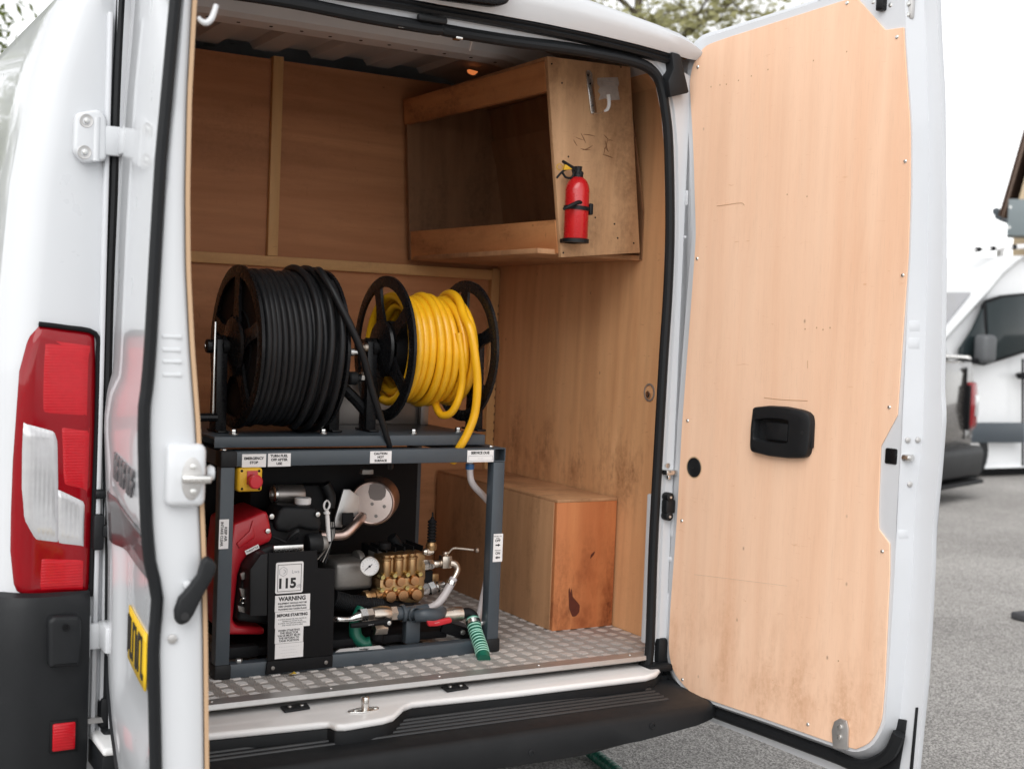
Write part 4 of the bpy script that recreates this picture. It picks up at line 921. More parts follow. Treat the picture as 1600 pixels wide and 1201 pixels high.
# ================================================================ pressure washer skid
FY = .21
pw = thing('pressure_washer', 'engine driven pressure washer in a grey steel skid frame on the van floor', 'pressure washer', (-.83, .5, 0))
def post(x0, y0, z0, z1, par=pw):
    w = B(); w.box(x0, x0+.04, y0, y0+.04, z0, z1, .003); return w.obj('frame_post', STEEL, par)
XL, XR, YBK = -1.281, -.428, .79
for x0 in (XL, XR):
    for y0 in (FY, YBK): post(x0, y0, .041, .589)
for z0, z1 in ((.001, .041), (.590, .632)):
    for y0 in (FY, YBK):
        w = B(); w.box(XL+.04, XR+(.0 if z0 > .3 else .04), y0+.001, y0+.039, z0, z1, .003); w.obj('frame_rail', STEEL, pw)
    for x0 in (XL, XR):
        if z0 > .3 and x0 == XR:
            w = B()                                            # open ended square tube
            for q in ((x0, x0+.003, FY, YBK+.04, z0, z1), (x0+.037, x0+.04, FY, YBK+.04, z0, z1), (x0+.003, x0+.037, FY, YBK+.04, z0, z0+.003), (x0+.003, x0+.037, FY, YBK+.04, z1-.003, z1)): w.box(*q)
            w.obj('frame_rail', STEEL, pw, smooth=0)
            w = B(); w.box(x0+.0035, x0+.0365, FY+.03, FY+.034, z0+.0035, z1-.0035); w.obj('tube_bore', INK, pw)
        else:
            w = B(); w.box(x0, x0+.04, FY+.04, YBK, z0, z1, .003); w.obj('frame_rail', STEEL, pw)
for x, z0, z1 in ((XL, -.0, .043), (XL, .588, .634), (XR, .0, .043)):
    w = B(); w.box(x-.002, x+.046, FY-.003, FY+.05, z0+.0005, z1, .006); w.obj('corner_cap', PLASTIC, pw)
x0 = at(334, 690, FY+.02).x
dk = B(); dk.prism([(FY+.03, .640), (FY+.036, .640), (FY+.036, .664), (YBK-.0, .664), (YBK, .640), (YBK+.006, .640), (YBK+.006, .670), (FY+.03, .670)], 0, -1.292, -.445, .001); deck = dk.obj('top_deck', STEEL, pw)
for u, v in ((365, 677), (505, 676), (715, 673), (655, 678)):
    q = on(u, v, 2, .672); w = B(); w.cyl((q.x, max(q.y, .30), .6705), (0, 0, 1), .014, .002, 16); w.cyl((q.x, max(q.y, .30), .6725), (0, 0, 1), .009, .011, 6, .001); w.obj('bolt', CHROME, deck)
for u, v in ((345, 702), (758, 696)):
    q = on(u, v, 2, .634); w = B(); w.cyl((q.x, FY+.02, .633), (0, 0, 1), .010, .005, 14, .002); w.obj('bolt', CHROME, pw)
q = at(377, 1028, FY); w = B(); w.cyl((q.x, FY+.02, .0415), (0, 0, 1), .010, .009, 6, .001); w.obj('bolt', SCREW, pw)
# labels on the frame
def sticker(px, Y, lines, par=pw, mat=PAPER, th=.0012, name='label', bev=0):
    """lines: (text, cap height in m, x in px or None, y in px, ink)"""
    x0, x1, z0, z1 = span(*px, Y); w = B()
    if bev: w.prism(rounded([(x0, z0), (x1, z0), (x1, z1), (x0, z1)], bev), 1, Y-th, Y-.0002)
    else: w.box(x0, x1, Y-th, Y-.0002, z0, z1)
    o = w.obj(name, mat, par, smooth=0)
    for ln in lines:
        body, sz, xp, yp, ink = ln[:5]
        q = at((px[0]+px[2])/2 if xp is None else xp, yp, Y-th)
        text(body, sz, (q.x, Y-th-.0001, q.z), (1, 0, 0), (0, 0, 1), ink, o, bold=ln[5] if len(ln) > 5 else 0)
    return o
sticker((378, 709, 415.5, 729.5), FY+.001, [('EMERGENCY', .0098, None, 716, INK, .0004), ('STOP', .0098, None, 722.5, INK, .0004)])
sticker((418.5, 708, 454, 728.5), FY+.001, [('TURN FUEL', .0098, None, 712, INK, .0004), ('OFF AFTER', .0098, None, 718, INK, .0004), ('USE', .0098, None, 724, INK, .0004)])
sticker((578, 704.5, 611.5, 723), FY+.001, [('CAUTION', .0094, None, 708.5, INK, .0004), ('HOT', .0094, None, 714, INK, .0004), ('SURFACE', .0094, None, 719.5, INK, .0004)])
sd_ = sticker((730, 703, 771, 721.5), FY+.001, [('SERVICE DUE', .0108, None, 707.3, INK, .0005)])
x0, x1, z0, z1 = span(732, 711.5, 769.5, 719.5, FY); w = B()
for q in ((x0, x1, z0, z0+.001), (x0, x1, z1-.001, z1), (x0, x0+.001, z0, z1), (x1-.001, x1, z0, z1)): w.box(q[0], q[1], FY-.0008, FY-.0003, q[2], q[3])
w.obj('label_box', GREYINK, sd_, smooth=0)
text('-- - ---', .007, (at(751, 715.5, FY).x, FY-.0006, at(751, 715.5, FY).z), (1, 0, 0), (0, 0, 1), GREYINK, sd_)
# on / off label with arrows on the right post
oo = sticker((770.5, 833.5, 785, 877), FY, [('RETURN TO', .0048, None, 837.5, INK), ('TANK', .0048, None, 840.5, INK), ('OFF', .0105, None, 844.3, INK, .0003), ('PRESSURE', .0048, None, 859.5, INK), ('ON', .0105, None, 864, INK, .0003)])
def arrow(u, v, sgn, Y, par):
    q = at(u, v, Y); L, h = .0085*sgn, .0036; w = B()
    w.prism([(q.x-L, q.z-h*.55), (q.x+L*.1, q.z-h*.55), (q.x+L*.1, q.z-h*1.3), (q.x+L, q.z), (q.x+L*.1, q.z+h*1.3), (q.x+L*.1, q.z+h*.55), (q.x-L, q.z+h*.55)], 1, Y-.0018, Y-.0011); w.obj('arrow', INK, par, smooth=0)
arrow(777.7, 851, 1, FY, oo); arrow(777, 870.5, -1, FY, oo)
x0, x1, z0, z1 = span(342, 811, 357, 857, FY); w = B(); w.box(x0, x1, FY-.0012, FY-.0002, z0, z1); ka = w.obj('label', PAPER, pw, smooth=0)
for body, u in (('KEEP AIR', 352.5), ('INTAKE CLEAR', 346.5)):
    q = at(u, 834, FY-.0012); text(body, .0100, (q.x, FY-.0013, q.z), (0, 0, -1), (1, 0, 0), INK, ka, bold=.0003)
# emergency stop
x0, x1, z0, z1 = span(371.5, 731, 410.5, 768, .202); w = B(); w.box(x0, x1, .202, .25, z0, z1, .008, 3); es = w.obj('emergency_stop', YEL_PL, pw)
for u in (378, 405):
    for v in (735.5, 763.5):
        q = at(u, v, .202); w = B(); w.cyl((q.x, .2025, q.z), (0, -1, 0), .0038, .0006, 10); w.obj('screw', BLACKM, es)
q = at(395.5, 750, .198); q2 = at(394, 742, .2)
w = B(); w.box(q.x-.017, q.x+.014, .199, .203, q.z-.012, q.z+.026, .001); w.obj('guard', REDP, es)
w = B(); w.lathe([(.010, .003), (.010, -.012), (.0195, -.014), (.0205, -.020), (.0195, -.026), (.016, -.029), (0, -.030)], (q.x, .200, q.z-.002), (0, 1, 0), 28); w.obj('push_button', RED_PL, es)

# black front plate with its notices
PY = .202
P = [xz(*p, PY) for p in ((419.6, 863.5), (495.5, 859.5), (496.5, 887), (523.5, 888.5), (520, 1023), (417.7, 1032.5))]
pl = B(); pl.prism(P, 1, PY, PY+.003, .0008); plate = pl.obj('front_plate', BLACKM, pw)
P = [xz(*p, PY) for p in ((417.7, 1033), (520, 1023.5), (519, 1041), (415, 1053))]
w = B(); w.prism(P, 1, PY-.002, PY+.005, .0008); fl_ = w.obj('plate_foot', BLACKM, pw)
for u, v in ((426, 1043), (509, 1034)):
    q = at(u, v, PY-.002); w = B(); w.cyl((q.x, PY-.002, q.z), (0, -1, 0), .006, .004, 12, .002); w.obj('bolt', CASTING, fl_)
P = [xz(*p, PY) for p in ((391, 963), (391, 890), (408, 866), (419, 863.5), (418, 962))]
w = B(); w.prism(P, 1, PY+.001, PY+.10, .004); w.obj('battery_shroud', PLASTIC, pw)
lb = sticker((430.5, 877.5, 473.5, 926), PY, [('115', .038, 448, 911.5, INK, .0016), ('dB', .014, 467, 914.5, GREYINK), ('Lwa', .014, 462, 892.5, GREYINK)], bev=.006)
x0, x1, z0, z1 = span(433.5, 881, 470.5, 923, PY); w = B()
for q in ((x0, x1, z0, z0+.0012), (x0, x1, z1-.0012, z1), (x0, x0+.0012, z0, z1), (x1-.0012, x1, z0, z1)): w.box(q[0], q[1], PY-.0019, PY-.0013, q[2], q[3])
w.obj('label_border', INK, lb, smooth=0)
q = at(442.5, 892.5, PY); w = B(); hexp = [(q.x+.0125*math.cos(math.pi/6+math.pi/3*k), PY-.0016, q.z+.0135*math.sin(math.pi/6+math.pi/3*k)) for k in range(6)]; w.tube(hexp, .0007, 5, closed=True); w.tube([(q.x+.006*math.cos(a*.4-1.6), PY-.0016, q.z+.006*math.sin(a*.4-1.6)) for a in range(9)], .0008, 5); w.obj('symbol', GREYINK, lb)
sticker((429.5, 928.5, 484, 953.5), PY, [('WARNING', .0165, None, 934.5, INK, .0006), ('EQUIPMENT SHOULD NOT BE', .0063, None, 941.5, INK, .0002), ('USED UNLESS PROFESSIONAL', .0063, None, 946, INK, .0002), ('TRAINING HAS TAKEN PLACE', .0063, None, 950.5, INK, .0002)])
sticker((429.5, 954, 484, 979), PY, [('BEFORE STARTING', .0108, None, 960, INK, .0005), ('1) CHECK ENGINE OIL AND WATER IN', .0048, None, 966.2, INK), ('GEARBOX & WATER FILTER', .0048, None, 969.3, INK), ('2) CHECK THAT RETURN HOSE IS FULL', .0048, None, 972.4, INK), ('AND WATER VALVE IS OPEN', .0048, None, 975.5, INK)])
sticker((429.5, 979.5, 473.5, 1003.5), PY, [('WHEN STARTING', .0080, None, 984, INK, .0002), ('THE SELECTOR', .0080, None, 988, INK, .0002), ('VALVE MUST BE IN', .0080, None, 992, INK, .0002), ('THE RETURN TO', .0080, None, 996, INK, .0002), ('TANK POSITION', .0080, None, 1000, INK, .0002)])
sticker((429.5, 1004, 473.5, 1027), PY, [('- - - - - - - - - - - -', .0085, None, 1009, GREYINK), ('- - - - - - - -', .0085, None, 1014, GREYINK), ('- - - - - - - - - -', .0085, None, 1018.5, GREYINK), ('- - - - - - - -', .0085, None, 1023, GREYINK)])
w = B(); x0, x1, z0, z1 = span(427, 851, 473, 862, .24); w.box(x0, x1, .235, .245, z0, z1, .001); w.obj('foil_label', CHROME, pw)
# engine: fan shroud, recoil ring, filler tank, filter, silencer
P = [xz(*p, .30) for p in ((361, 818), (390, 806), (412, 797), (417, 801), (424, 838), (419, 846), (404, 852), (388, 862), (376, 878), (370, 896), (365, 940), (362, 968), (368, 976), (412, 978), (411, 990), (352, 990), (350, 900))]
w = B(); w.prism(P, 1, .285, .50, .010, 3); eng = w.obj('engine', REDP, pw, label='red engine fan shroud')
w = B(); w.prism([xz(*p, .27) for p in ((392, 830), (397, 812), (401, 840), (376, 858), (371, 850))], 1, .279, .290, .004); w.obj('shroud_rib', REDP, eng)
P = [xz(*p, .30) for p in ((424, 846), (404, 853), (388, 863), (377, 880), (371, 898), (366, 945), (364, 966), (420, 972), (430, 900))]
w = B(); w.prism(P, 1, .262, .33, .012, 3); w.obj('recoil_housing', PLASTIC, eng)
for u, v in ((424, 806), (418, 829)):
    q = at(u, v, .283); w = B(); w.cyl(q, (0, -1, 0), .0075, .006, 12, .002); w.obj('bolt', SCREW, eng)
w = B(); q = at(394, 858, .255); a_ = math.radians(24); w.box(-.021, .021, -.0008, .0008, -.006, .006, mt=Matrix.Translation(q) @ Matrix.Rotation(-a_, 4, 'Y')); tl = w.obj('label', PAPER, eng, smooth=0)
text('THROTTLE', .0075, (q.x, q.y-.0012, q.z), (math.cos(a_), 0, math.sin(a_)), (-math.sin(a_), 0, math.cos(a_)), INK, tl)
for px in (((375, 896), (388, 890), (391, 900), (378, 906)), ((374, 918), (384, 920), (386, 932), (377, 932)), ((371, 945), (382, 948), (384, 957), (373, 955))):
    w = B(); w.prism([xz(*p, .255) for p in px], 1, .252, .262, .002); w.obj('bracket', CASTING, eng)
w = B(); w.lathe([(.007, -.002), (.009, 0), (.007, .002)], at(380, 938, .25), (.4, 1, .2), 14); w.obj('chain_link', CHROME, eng)
P = [xz(*p, .34) for p in ((424, 815), (432, 794), (440, 789), (488, 790), (495, 798), (499, 818), (495, 828), (475, 826), (463, 822), (448, 830), (428, 828))]
w = B(); w.prism(P, 1, .315, .42, .012, 3); ft = w.obj('filler_tank', PLASTIC, pw)
q = at(473, 789, .36); w = B(); w.lathe([(.018, -.03), (.021, 0), (.021, .004)], (q.x, q.y, q.z), (0, 0, 1), 20); w.obj('filler_neck', PLASTIC, ft)
w = B(); w.lathe([(.022, 0), (.024, .002), (.0245, .017), (.022, .020), (0, .020)], (q.x, q.y, q.z+.003), (0, 0, 1), 24); w.obj('filler_cap', PAPER, ft)
for u, v in ((424, 807), (496, 803)):
    q = at(u, v, .31); w = B(); w.cyl(q, (0, -1, 0), .0075, .006, 12, .002); w.obj('bolt', SCREW, ft)
a_, c_ = at(429, 772, .43), at(473, 772, .43); w = B(); w.cyl(a_, (c_-a_), .029, (c_-a_).length, 28, .004); w.obj('air_filter', STEELSH, pw)
w = B(); w.lathe([(.024, 0), (.030, .003), (.030, .010)], a_+Vector((-.008, 0, 0)), (1, 0, 0), 24); w.obj('filter_clamp', CHROME, pw)
pbox('ignition_cover', BLACKM, pw, (470, 757, 520, 830), .44, .05, .01)
w = B(); w.cyl(at(479, 849, .31), (.95, 0, .05), .0285, .045, 24, .006); w.obj('oil_filter', PLASTIC, pw)
w = B(); w.cyl(at(500, 849, .31), (.95, 0, .05), .022, .02, 20, .004); w.obj('oil_filter_base', CASTING, pw)
w = B(); w.tube([at(448, 846, .30), at(453, 839, .295), at(462, 831, .29), at(466, 829, .29)], [.004, .006, .0085, .0085], 10, smooth=3); w.obj('spark_cap', PLASTIC, pw)
w = B(); w.tube([at(425, 838, .30), at(436, 842, .30), at(448, 846, .30), at(470, 838, .34)], .0035, 8, smooth=4); w.obj('spark_lead', RUBBER, pw)
w = B(); q = at(510.5, 789, .33); w.lathe([(.0135, -.004), (.0165, 0), (.0135, .004), (.0105, 0), (.0135, -.004)], q, (.5, -.85, 0), 22); w.tube([at(510.5, 797, .33), at(512, 815, .33), at(514, 845, .33)], .0065, 10); w.cyl(at(510.5, 803, .33), (0, 0, 1), .010, .007, 14, .002); w.obj('dipstick', PAPER, pw)
for k in range(5):
    w = B(); w.tube([at(516+1.5*k, 815, .335), at(518+k, 838, .33), at(515-2*k, 858, .32), at(508-4*k, 880-2*k, .30)], .0022, 6, smooth=4); w.obj('cable', (RUBBER, CASTING)[k % 2], pw)
w = B(); w.lathe([(.010, -.003), (.0115, 0), (.010, .003)], at(517, 824, .335), (0, 0, 1), 14); w.obj('cable_tie', RUBBER, pw)
ax = Vector((-.50, -.865, .03)).normalized(); q = at(582, 785.5, .42)
w = B(); w.lathe([(0, .001), (.060, .001), (.0645, .004), (.068, .002), (.0702, -.004), (.069, -.012), (.0705, -.02), (.0705, -.15), (.03, -.16), (0, -.16)], q, ax, 48); sil = w.obj('silencer', HEAT, pw, smooth=50)
w = B(); w.lathe([(0, .0025), (.0600, .0018), (.0612, .0014)], q, ax, 40); w.obj('silencer_face', ENAMEL, sil)
sx = Vector((0, 0, 1)).cross(ax).normalized()*1; sy = ax.cross(sx)
DK = M('sooty badge', (.22, .19, .18, 1), .55, .4)
def face(u, v): # point on the silencer's face from the photograph
    d = ray(u, v); o = q+ax*.0028; t = (o-CC).dot(ax)/d.dot(ax); return CC+d*t
pts = [face(*p) for p in ((578, 757), (584, 754.5), (593, 755), (600, 758), (603.5, 766), (602, 775), (596, 781), (585, 781.5), (578, 778), (575.5, 768))]
w = B(); n = len(pts); w.add([p for p in pts]+[p+ax*.0012 for p in pts], [tuple(range(n, 2*n))]+[(k, (k+1) % n, n+(k+1) % n, n+k) for k in range(n)]); w.obj('pressed_badge', DK, sil)
for u, v in ((581.5, 787), (600.5, 791), (570, 804), (587.5, 806)):
    w = B(); w.lathe([(0, .0012), (.004, .001), (.0055, -.0005)], face(u, v), ax, 10); w.obj('rivet', CASTING, sil)
w = B(); w.tube([at(500, 836, .40), at(530, 836, .40), at(542, 832, .40), at(556, 818, .41), at(566, 806, .43)], .0155, 14, smooth=5); w.obj('exhaust_pipe', HEAT, pw)
w = B(); w.prism([xz(*p, .44) for p in ((536, 764), (546, 764), (560, 775), (560, 806), (536, 808), (534, 823), (521, 823), (523, 808))], 1, .435, .445, .002); w.obj('heat_shield', ZINC, pw)
w = B(); w.box(at(535, 800, .41).x, at(552, 800, .41).x, .405, .415, at(540, 820, .41).z, at(540, 801, .41).z, .002); w.obj('bracket', BLACKM, pw)
w = B(); w.tube([at(507, 756, .43), at(516, 775, .43), at(514, 792, .43)], .017, 12, smooth=3); w.obj('intake_duct', PLASTIC, pw)
w = B(); w.box(at(565, 735, .38).x, at(583, 735, .38).x, .375, .40, at(572, 741, .38).z, at(572, 733, .38).z, .003); w.obj('bracket', CASTING, pw)
# dark back of the machine
w = B(); w.box(-1.235, -.435, .72, .74, .05, .585, .003); w.obj('rear_panel', BLACKM, pw)
w = B(); w.box(-1.1, -.72, .50, .69, .42, .58, .02); w.obj('fuel_tank', BLACKM, pw)
w = B(); w.box(-1.16, -.93, .33, .62, .12, .42, .03); w.obj('crankcase', BLACKM, pw)
w = B(); w.box(-1.18, -.52, .30, .66, .035, .06, .004); w.obj('mounting_plate', BLACKM, pw)
w = B(); w.box(XL+.02, -1.14, .262, .30, .042, .075, .004); w.obj('mount_foot', BLACKM, pw)
w = B(); w.tube([at(612, 838, .50), at(625, 856, .50), at(640, 880, .48), at(655, 892, .45)], .0165, 12, smooth=5); w.obj('fuel_hose', RUBBER, pw)
w = B(); w.tube([at(420, 760, .55), at(440, 742, .56), at(480, 735, .57), at(530, 738, .57)], .02, 12, smooth=5); w.obj('breather_hose', RUBBER, pw)
# pump
gb = B(); x0, x1, z0, z1 = span(524, 878, 584, 922, .40); gb.box(x0, x1, .40, .56, z0, z1, .016, 3); gb.cyl(at(555, 882, .48), (1, 0, 0), .045, .02, 20, .004); pump = gb.obj('pump', CASTING, pw, label='brass headed plunger pump with a grey gearbox')
x0, x1, z0, z1 = span(596, 872, 664, 940, .36)
def pp(u, v, d=0): return at(u, v, .36-d)
w = B(); w.prism([xz(*p, .36) for p in ((594, 905), (664, 900), (663, 932), (655, 941), (601, 946), (593, 935))], 1, .36, .43, .005); w.obj('manifold', BRASS, pump)
w = B(); w.prism([xz(*p, .38) for p in ((596, 868), (664, 862), (664, 905), (594, 910))], 1, .375, .44, .004); w.obj('valve_block', BRASS, pump)
for u in (605, 624, 645):
    w = B(); a_ = pp(u, 902-(u-605)*.08, .0); w.cyl(Vector((a_.x, .372, a_.z)), (0, 0, 1), .0165, .052, 20, .002); w.obj('cylinder_barrel', BRASS, pump)
    w = B(); w.lathe([(.0165, 0), (.0185, .001), (.0185, .006), (.013, .009), (.013, .016), (0, .017)], Vector((a_.x, .372, a_.z+.052)), (0, 0, 1), 20); w.obj('barrel_cap', BRASS, pump)
    a_ = pp(u+1, 909-(u-605)*.08); w = B(); w.lathe([(.0155, .03), (.0155, -.008), (.0135, -.012), (0, -.013)], a_, (0, 1, 0), 24); w.obj('valve_cap', BRONZE, pump)
    a_ = pp(u+2, 930-(u-605)*.08); w = B(); w.lathe([(.0195, .03), (.0195, -.010), (.0185, -.011), (.0185, -.017), (.0165, -.021), (0, -.022)], a_, (0, 1, 0), 24); w.obj('valve_cap', BRONZE, pump)
for u, v in ((597, 901), (616, 898.5), (636, 897), (655.5, 896), (596, 921), (616, 919.5), (635, 917.5), (655, 917)):
    a_ = pp(u, v); w = B(); w.lathe([(.0078, .02), (.0078, -.006), (.0068, -.008), (.0045, -.008), (.0045, -.005), (0, -.005)], a_, (0, 1, 0), 14); w.obj('head_bolt', M('brass bolt', (.62, .52, .24, 1), .35, 1, var=.1) if 'BOLTM' not in globals() else BOLTM, pump); BOLTM = bpy.data.materials['brass bolt']
q = at(577.5, 884, .33); axg = Vector((-.34, -.94, .0)).normalized()
w = B(); w.lathe([(0, -.028), (.024, -.026), (.0285, -.02), (.0285, -.001), (.0298, .002), (.0285, .006), (.0262, .006), (.0255, .003)], q, axg, 36); ga = w.obj('pressure_gauge', CHROME, pw)
w = B(); w.lathe([(.0258, .0032), (0, .0032)], q, axg, 32); w.obj('gauge_dial', PAPER, ga)
gx = Vector((0, 0, 1)).cross(axg).normalized(); gx = gx if gx.x > 0 else -gx; gz = Vector((0, 0, 1))
def dial(a, r): return q+axg*.0042+gx*(r*math.cos(a))+gz*(r*math.sin(a))
w = B(); w.tube([dial(math.radians(222), .017), dial(math.radians(42), .010)], .0011, 6); w.lathe([(0, .002), (.0035, .001), (.0035, 0)], q+axg*.0038, axg, 10); w.obj('needle', INK, ga)
for k in range(13):
    a = math.radians(225-22.5*k); w = B(); w.tube([dial(a, .0185), dial(a, .0225)], .0006, 5); w.obj('tick', GREYINK, ga)
w = B(); w.tube([q-axg*.02, at(590, 884, .37)], .008, 10); w.obj('gauge_stem', BRASS, ga)
w = B(); w.lathe([(0, -.004), (.019, -.004), (.021, .0), (.021, .012), (.017, .014), (.017, .03), (.022, .032), (.022, .05), (0, .05)], at(570, 933, .37), (1, .2, .05), 22); w.obj('inlet_plug', BRASS, pump)
pbox('gearbox_end', CASTING, pw, (586, 862, 600, 872), .43, .06, .006)
w = B(); w.cyl(at(601, 858, .43), (0, 0, 1), .02, .022, 18, .005); w.obj('oil_cap', BLACKM, pump)
for k in range(6):
    w = B(); u = 590+14*k; w.box(at(u, 866, .42).x-.002, at(u, 866, .42).x+.002, .42, .54, at(u, 872-k, .42).z, at(u, 862-k, .42).z+.01); w.obj('cooling_fin', BLACKM, pump)
# unloader and outlet
q = at(674, 853, .37); w = B(); w.lathe([(0, -.012), (.016, -.012), (.018, .004), (.0145, .010), (.0145, .014)], q, (0, 0, 1), 18); ul = w.obj('unloader_valve', BRASS, pw)
pr_ = []
zt_ = at(674, 812, .37).z-q.z
for k in range(7): pr_ += [(.0105, .014+k*(zt_-.014)/7), (.0145, .016+k*(zt_-.014)/7), (.0145, .020+k*(zt_-.014)/7), (.0105, .022+k*(zt_-.014)/7)]
w = B(); w.lathe(pr_+[(.010, zt_), (.0055, zt_+.004), (.0055, zt_+.008), (.0025, zt_+.010), (.0025, zt_+.024), (0, zt_+.024)], q, (0, 0, 1), 18); w.obj('spring', BLACKM, ul)
def fitting(name, mat, p0, p1, prof, par=pw, n=6, Y=.37, Y1=None):
    a_, c_ = at(*p0, Y), at(*p1, Y if Y1 is None else Y1); L = (c_-a_).length; w = B()
    w.lathe([(r, h*L) for r, h in prof], a_, c_-a_, n); return w.obj(name, mat, par, smooth=30)
fitting('outlet_nut', CHROME, (661, 883), (667, 882), [(0, 0), (.0175, 0), (.0175, 1), (0, 1)])
fitting('outlet_nut', CHROME, (668, 882), (677, 881), [(0, 0), (.0165, 0), (.0165, .6), (.013, 1), (0, 1)])
fitting('outlet_pipe', NICKEL, (677, 881), (693, 879), [(.010, 0), (.012, .1), (.012, .4), (.009, .5), (.012, .6), (.012, 1)], n=16)
fitting('outlet_adapter', NICKEL, (661, 862), (676, 861), [(.008, 0), (.011, .3), (.013, .35), (.013, .7), (.009, .75), (.009, 1)], n=12)
pbox('ball_valve', NICKEL, pw, (692, 868.5, 707, 888), .352, .032, .004)
w = B(); w.tube([at(698, 868, .365), at(702, 862, .36), at(708, 856.5, .355), at(722, 857, .345), at(740, 859, .33)], .0032, 8, smooth=4); w.lathe([(0, -.008), (.0065, -.005), (.008, 0), (.0065, .005), (0, .008)], at(745, 859, .328), (1, 0, 0), 14); w.obj('valve_lever', NICKEL, pw)
w = B(); w.cyl(at(696, 866, .367), (0, 0, 1), .010, .009, 12, .002); w.obj('valve_stem', NICKEL, pw)
w = B(); w.tube([at(704, 879, .36), at(711, 881, .355), at(715, 888, .35), at(713, 896, .345), at(708, 905, .34)], [.012, .012, .010, .009, .008], 12, smooth=4); w.obj('elbow', NICKEL, pw)
w = B(); w.tube([at(709, 903, .34), at(703, 915, .335), at(692, 933, .33), at(682, 944, .33), at(668, 951, .33)], .0125, 12, smooth=5); w.obj('bypass_hose', CLEAR, pw)
w = B(); w.lathe([(.0125, -.006), (.0155, -.006), (.0155, .006), (.0125, .006)], at(705, 910, .337), Vector((-.4, -.1, -.8)), 16); w.obj('hose_clip', CHROME, pw)
fitting('inlet_nut', CHROME, (659, 921), (668, 919), [(0, 0), (.019, 0), (.019, 1), (0, 1)])
fitting('inlet_nut', CHROME, (670, 920), (678, 917), [(.013, 0), (.022, .0), (.022, 1), (.013, 1)])
fitting('inlet_spigot', CHROME, (678, 918), (693, 914), [(.014, 0), (.017, .1), (.014, .3), (.018, .4), (.015, .65), (.016, 1), (0, 1)], n=16)
w = B(); w.box(at(672, 905, .40).x, at(686, 905, .40).x, .40, .42, at(680, 912, .4).z, at(680, 896, .4).z, .003); w.obj('bracket', BRASS, pw)
w = B(); w.box(at(660, 905, .39).x, at(676, 905, .39).x, .385, .40, at(668, 910, .39).z, at(668, 890, .39).z, .006); w.obj('bracket', BLACKM, pw)
# lower pipework
Y0 = .275
def fit2(name, mat, p0, p1, prof, n=6, par=pw, Y=Y0): return fitting(name, mat, p0, p1, prof, par, n, Y)
w = B(); w.tube([at(520, 967, Y0+.02), at(530, 967, Y0), at(546, 967, Y0), at(556, 964, Y0), at(563, 962, Y0)], [.011, .008, .0075, .012, .014], 12, smooth=3); w.obj('hose_tail', CHROME, pw)
fit2('union_nut', CHROME, (562, 962.5), (572, 961), [(0, 0), (.0235, 0), (.0235, 1), (0, 1)])
fit2('union_nut', NICKEL, (572, 961), (582, 960), [(.015, 0), (.0215, 0), (.0215, 1), (.015, 1)])
vb = fit2('drain_valve', NICKEL, (580, 960), (611, 958), [(.016, 0), (.022, .05), (.024, .3), (.0245, .5), (.024, .7), (.020, .95), (.016, 1)], n=20)
fit2('union_nut', NICKEL, (609, 958), (618, 957.5), [(.015, 0), (.0225, 0), (.0225, 1), (.015, 1)])
w = B(); w.tube([at(548, 977, Y0-.03), at(560, 976, Y0-.032), at(580, 973.5, Y0-.034), at(600, 971, Y0-.034)], [.007, .0085, .0085, .010], 8, smooth=3); lv2 = w.obj('valve_lever', BLACKM, pw)
q = at(604, 971, Y0-.030); w = B(); w.cyl(q, (0, -1, 0), .014, .014, 18, .004); w.obj('lever_hub', BLACKM, lv2)
w = B(); w.cyl(q+Vector((.001, -.014, 0)), (0, -1, 0), .0065, .004, 12, .001); w.obj('lever_nut', SCREW, lv2)
text('----- -', .008, at(580, 975, Y0-.045), (1, 0, .06), (0, 0, 1), PAPER, lv2)
w = B(); w.tube([at(617, 958, Y0), at(640, 957, Y0), at(667, 954, Y0)], [.020, .021, .023], 18); w.lathe([(.0245, -.006), (.0265, -.004), (.0265, .004), (.0245, .006)], at(629, 957.5, Y0), (1, 0, .03), 20); tee = w.obj('pipe_tee', STEEL, pw)
w = B(); w.lathe([(.021, 0), (.024, .004), (.024, .012), (.021, .016)], at(646, 959, Y0-.012), (.1, -1, 0), 18); w.tube([at(650, 962, Y0-.02), at(665, 960, Y0-.035), at(682, 960, Y0-.03), at(690, 955, Y0)], [.019, .021, .021, .018], 14, smooth=4); w.obj('pipe_elbow', STEEL, tee)
pbox('pipe_stand', STEEL, pw, (634.5, 968, 657, 1005), Y0, .03, .004)
fit2('feed_valve', NICKEL, (689, 961), (722, 958), [(.014, 0), (.019, .02), (.0205, .2), (.0205, .45), (.0225, .55), (.0225, .95), (.016, 1)], n=18)
P = [xz(*p, Y0-.04) for p in ((664, 967), (690, 966), (702, 963), (705, 968), (703, 972), (682, 977), (668, 977.5))]
w = B(); w.prism(P, 1, Y0-.050, Y0-.036, .004, 3); lv3 = w.obj('valve_lever', RED_PL, pw, label='red valve lever'); text('--------', .0065, at(683, 972, Y0-.0505), (1, 0, .1), (0, 0, 1), PAPER, lv3)
w = B(); w.tube([at(721, 959, Y0), at(731, 957, Y0), at(739, 962, Y0-.005), at(740, 972, Y0-.01)], .0165, 12, smooth=5); w.obj('rubber_elbow', RUBBER, pw)
P = [at(738, 966, Y0-.01), at(744, 990, Y0-.05), at(752, 1012, Y0-.10), at(756, 1030, Y0-.14)]
w = B(); w.tube(P, .0205, 16, smooth=10); gh = w.obj('corrugated_hose', GREEN, pw, label='green hose end with pale spiral')
crv = []
for i in range(31):
    t = i/30*3; k = min(int(t), 2); crv.append(P[k].lerp(P[k+1], t-k))
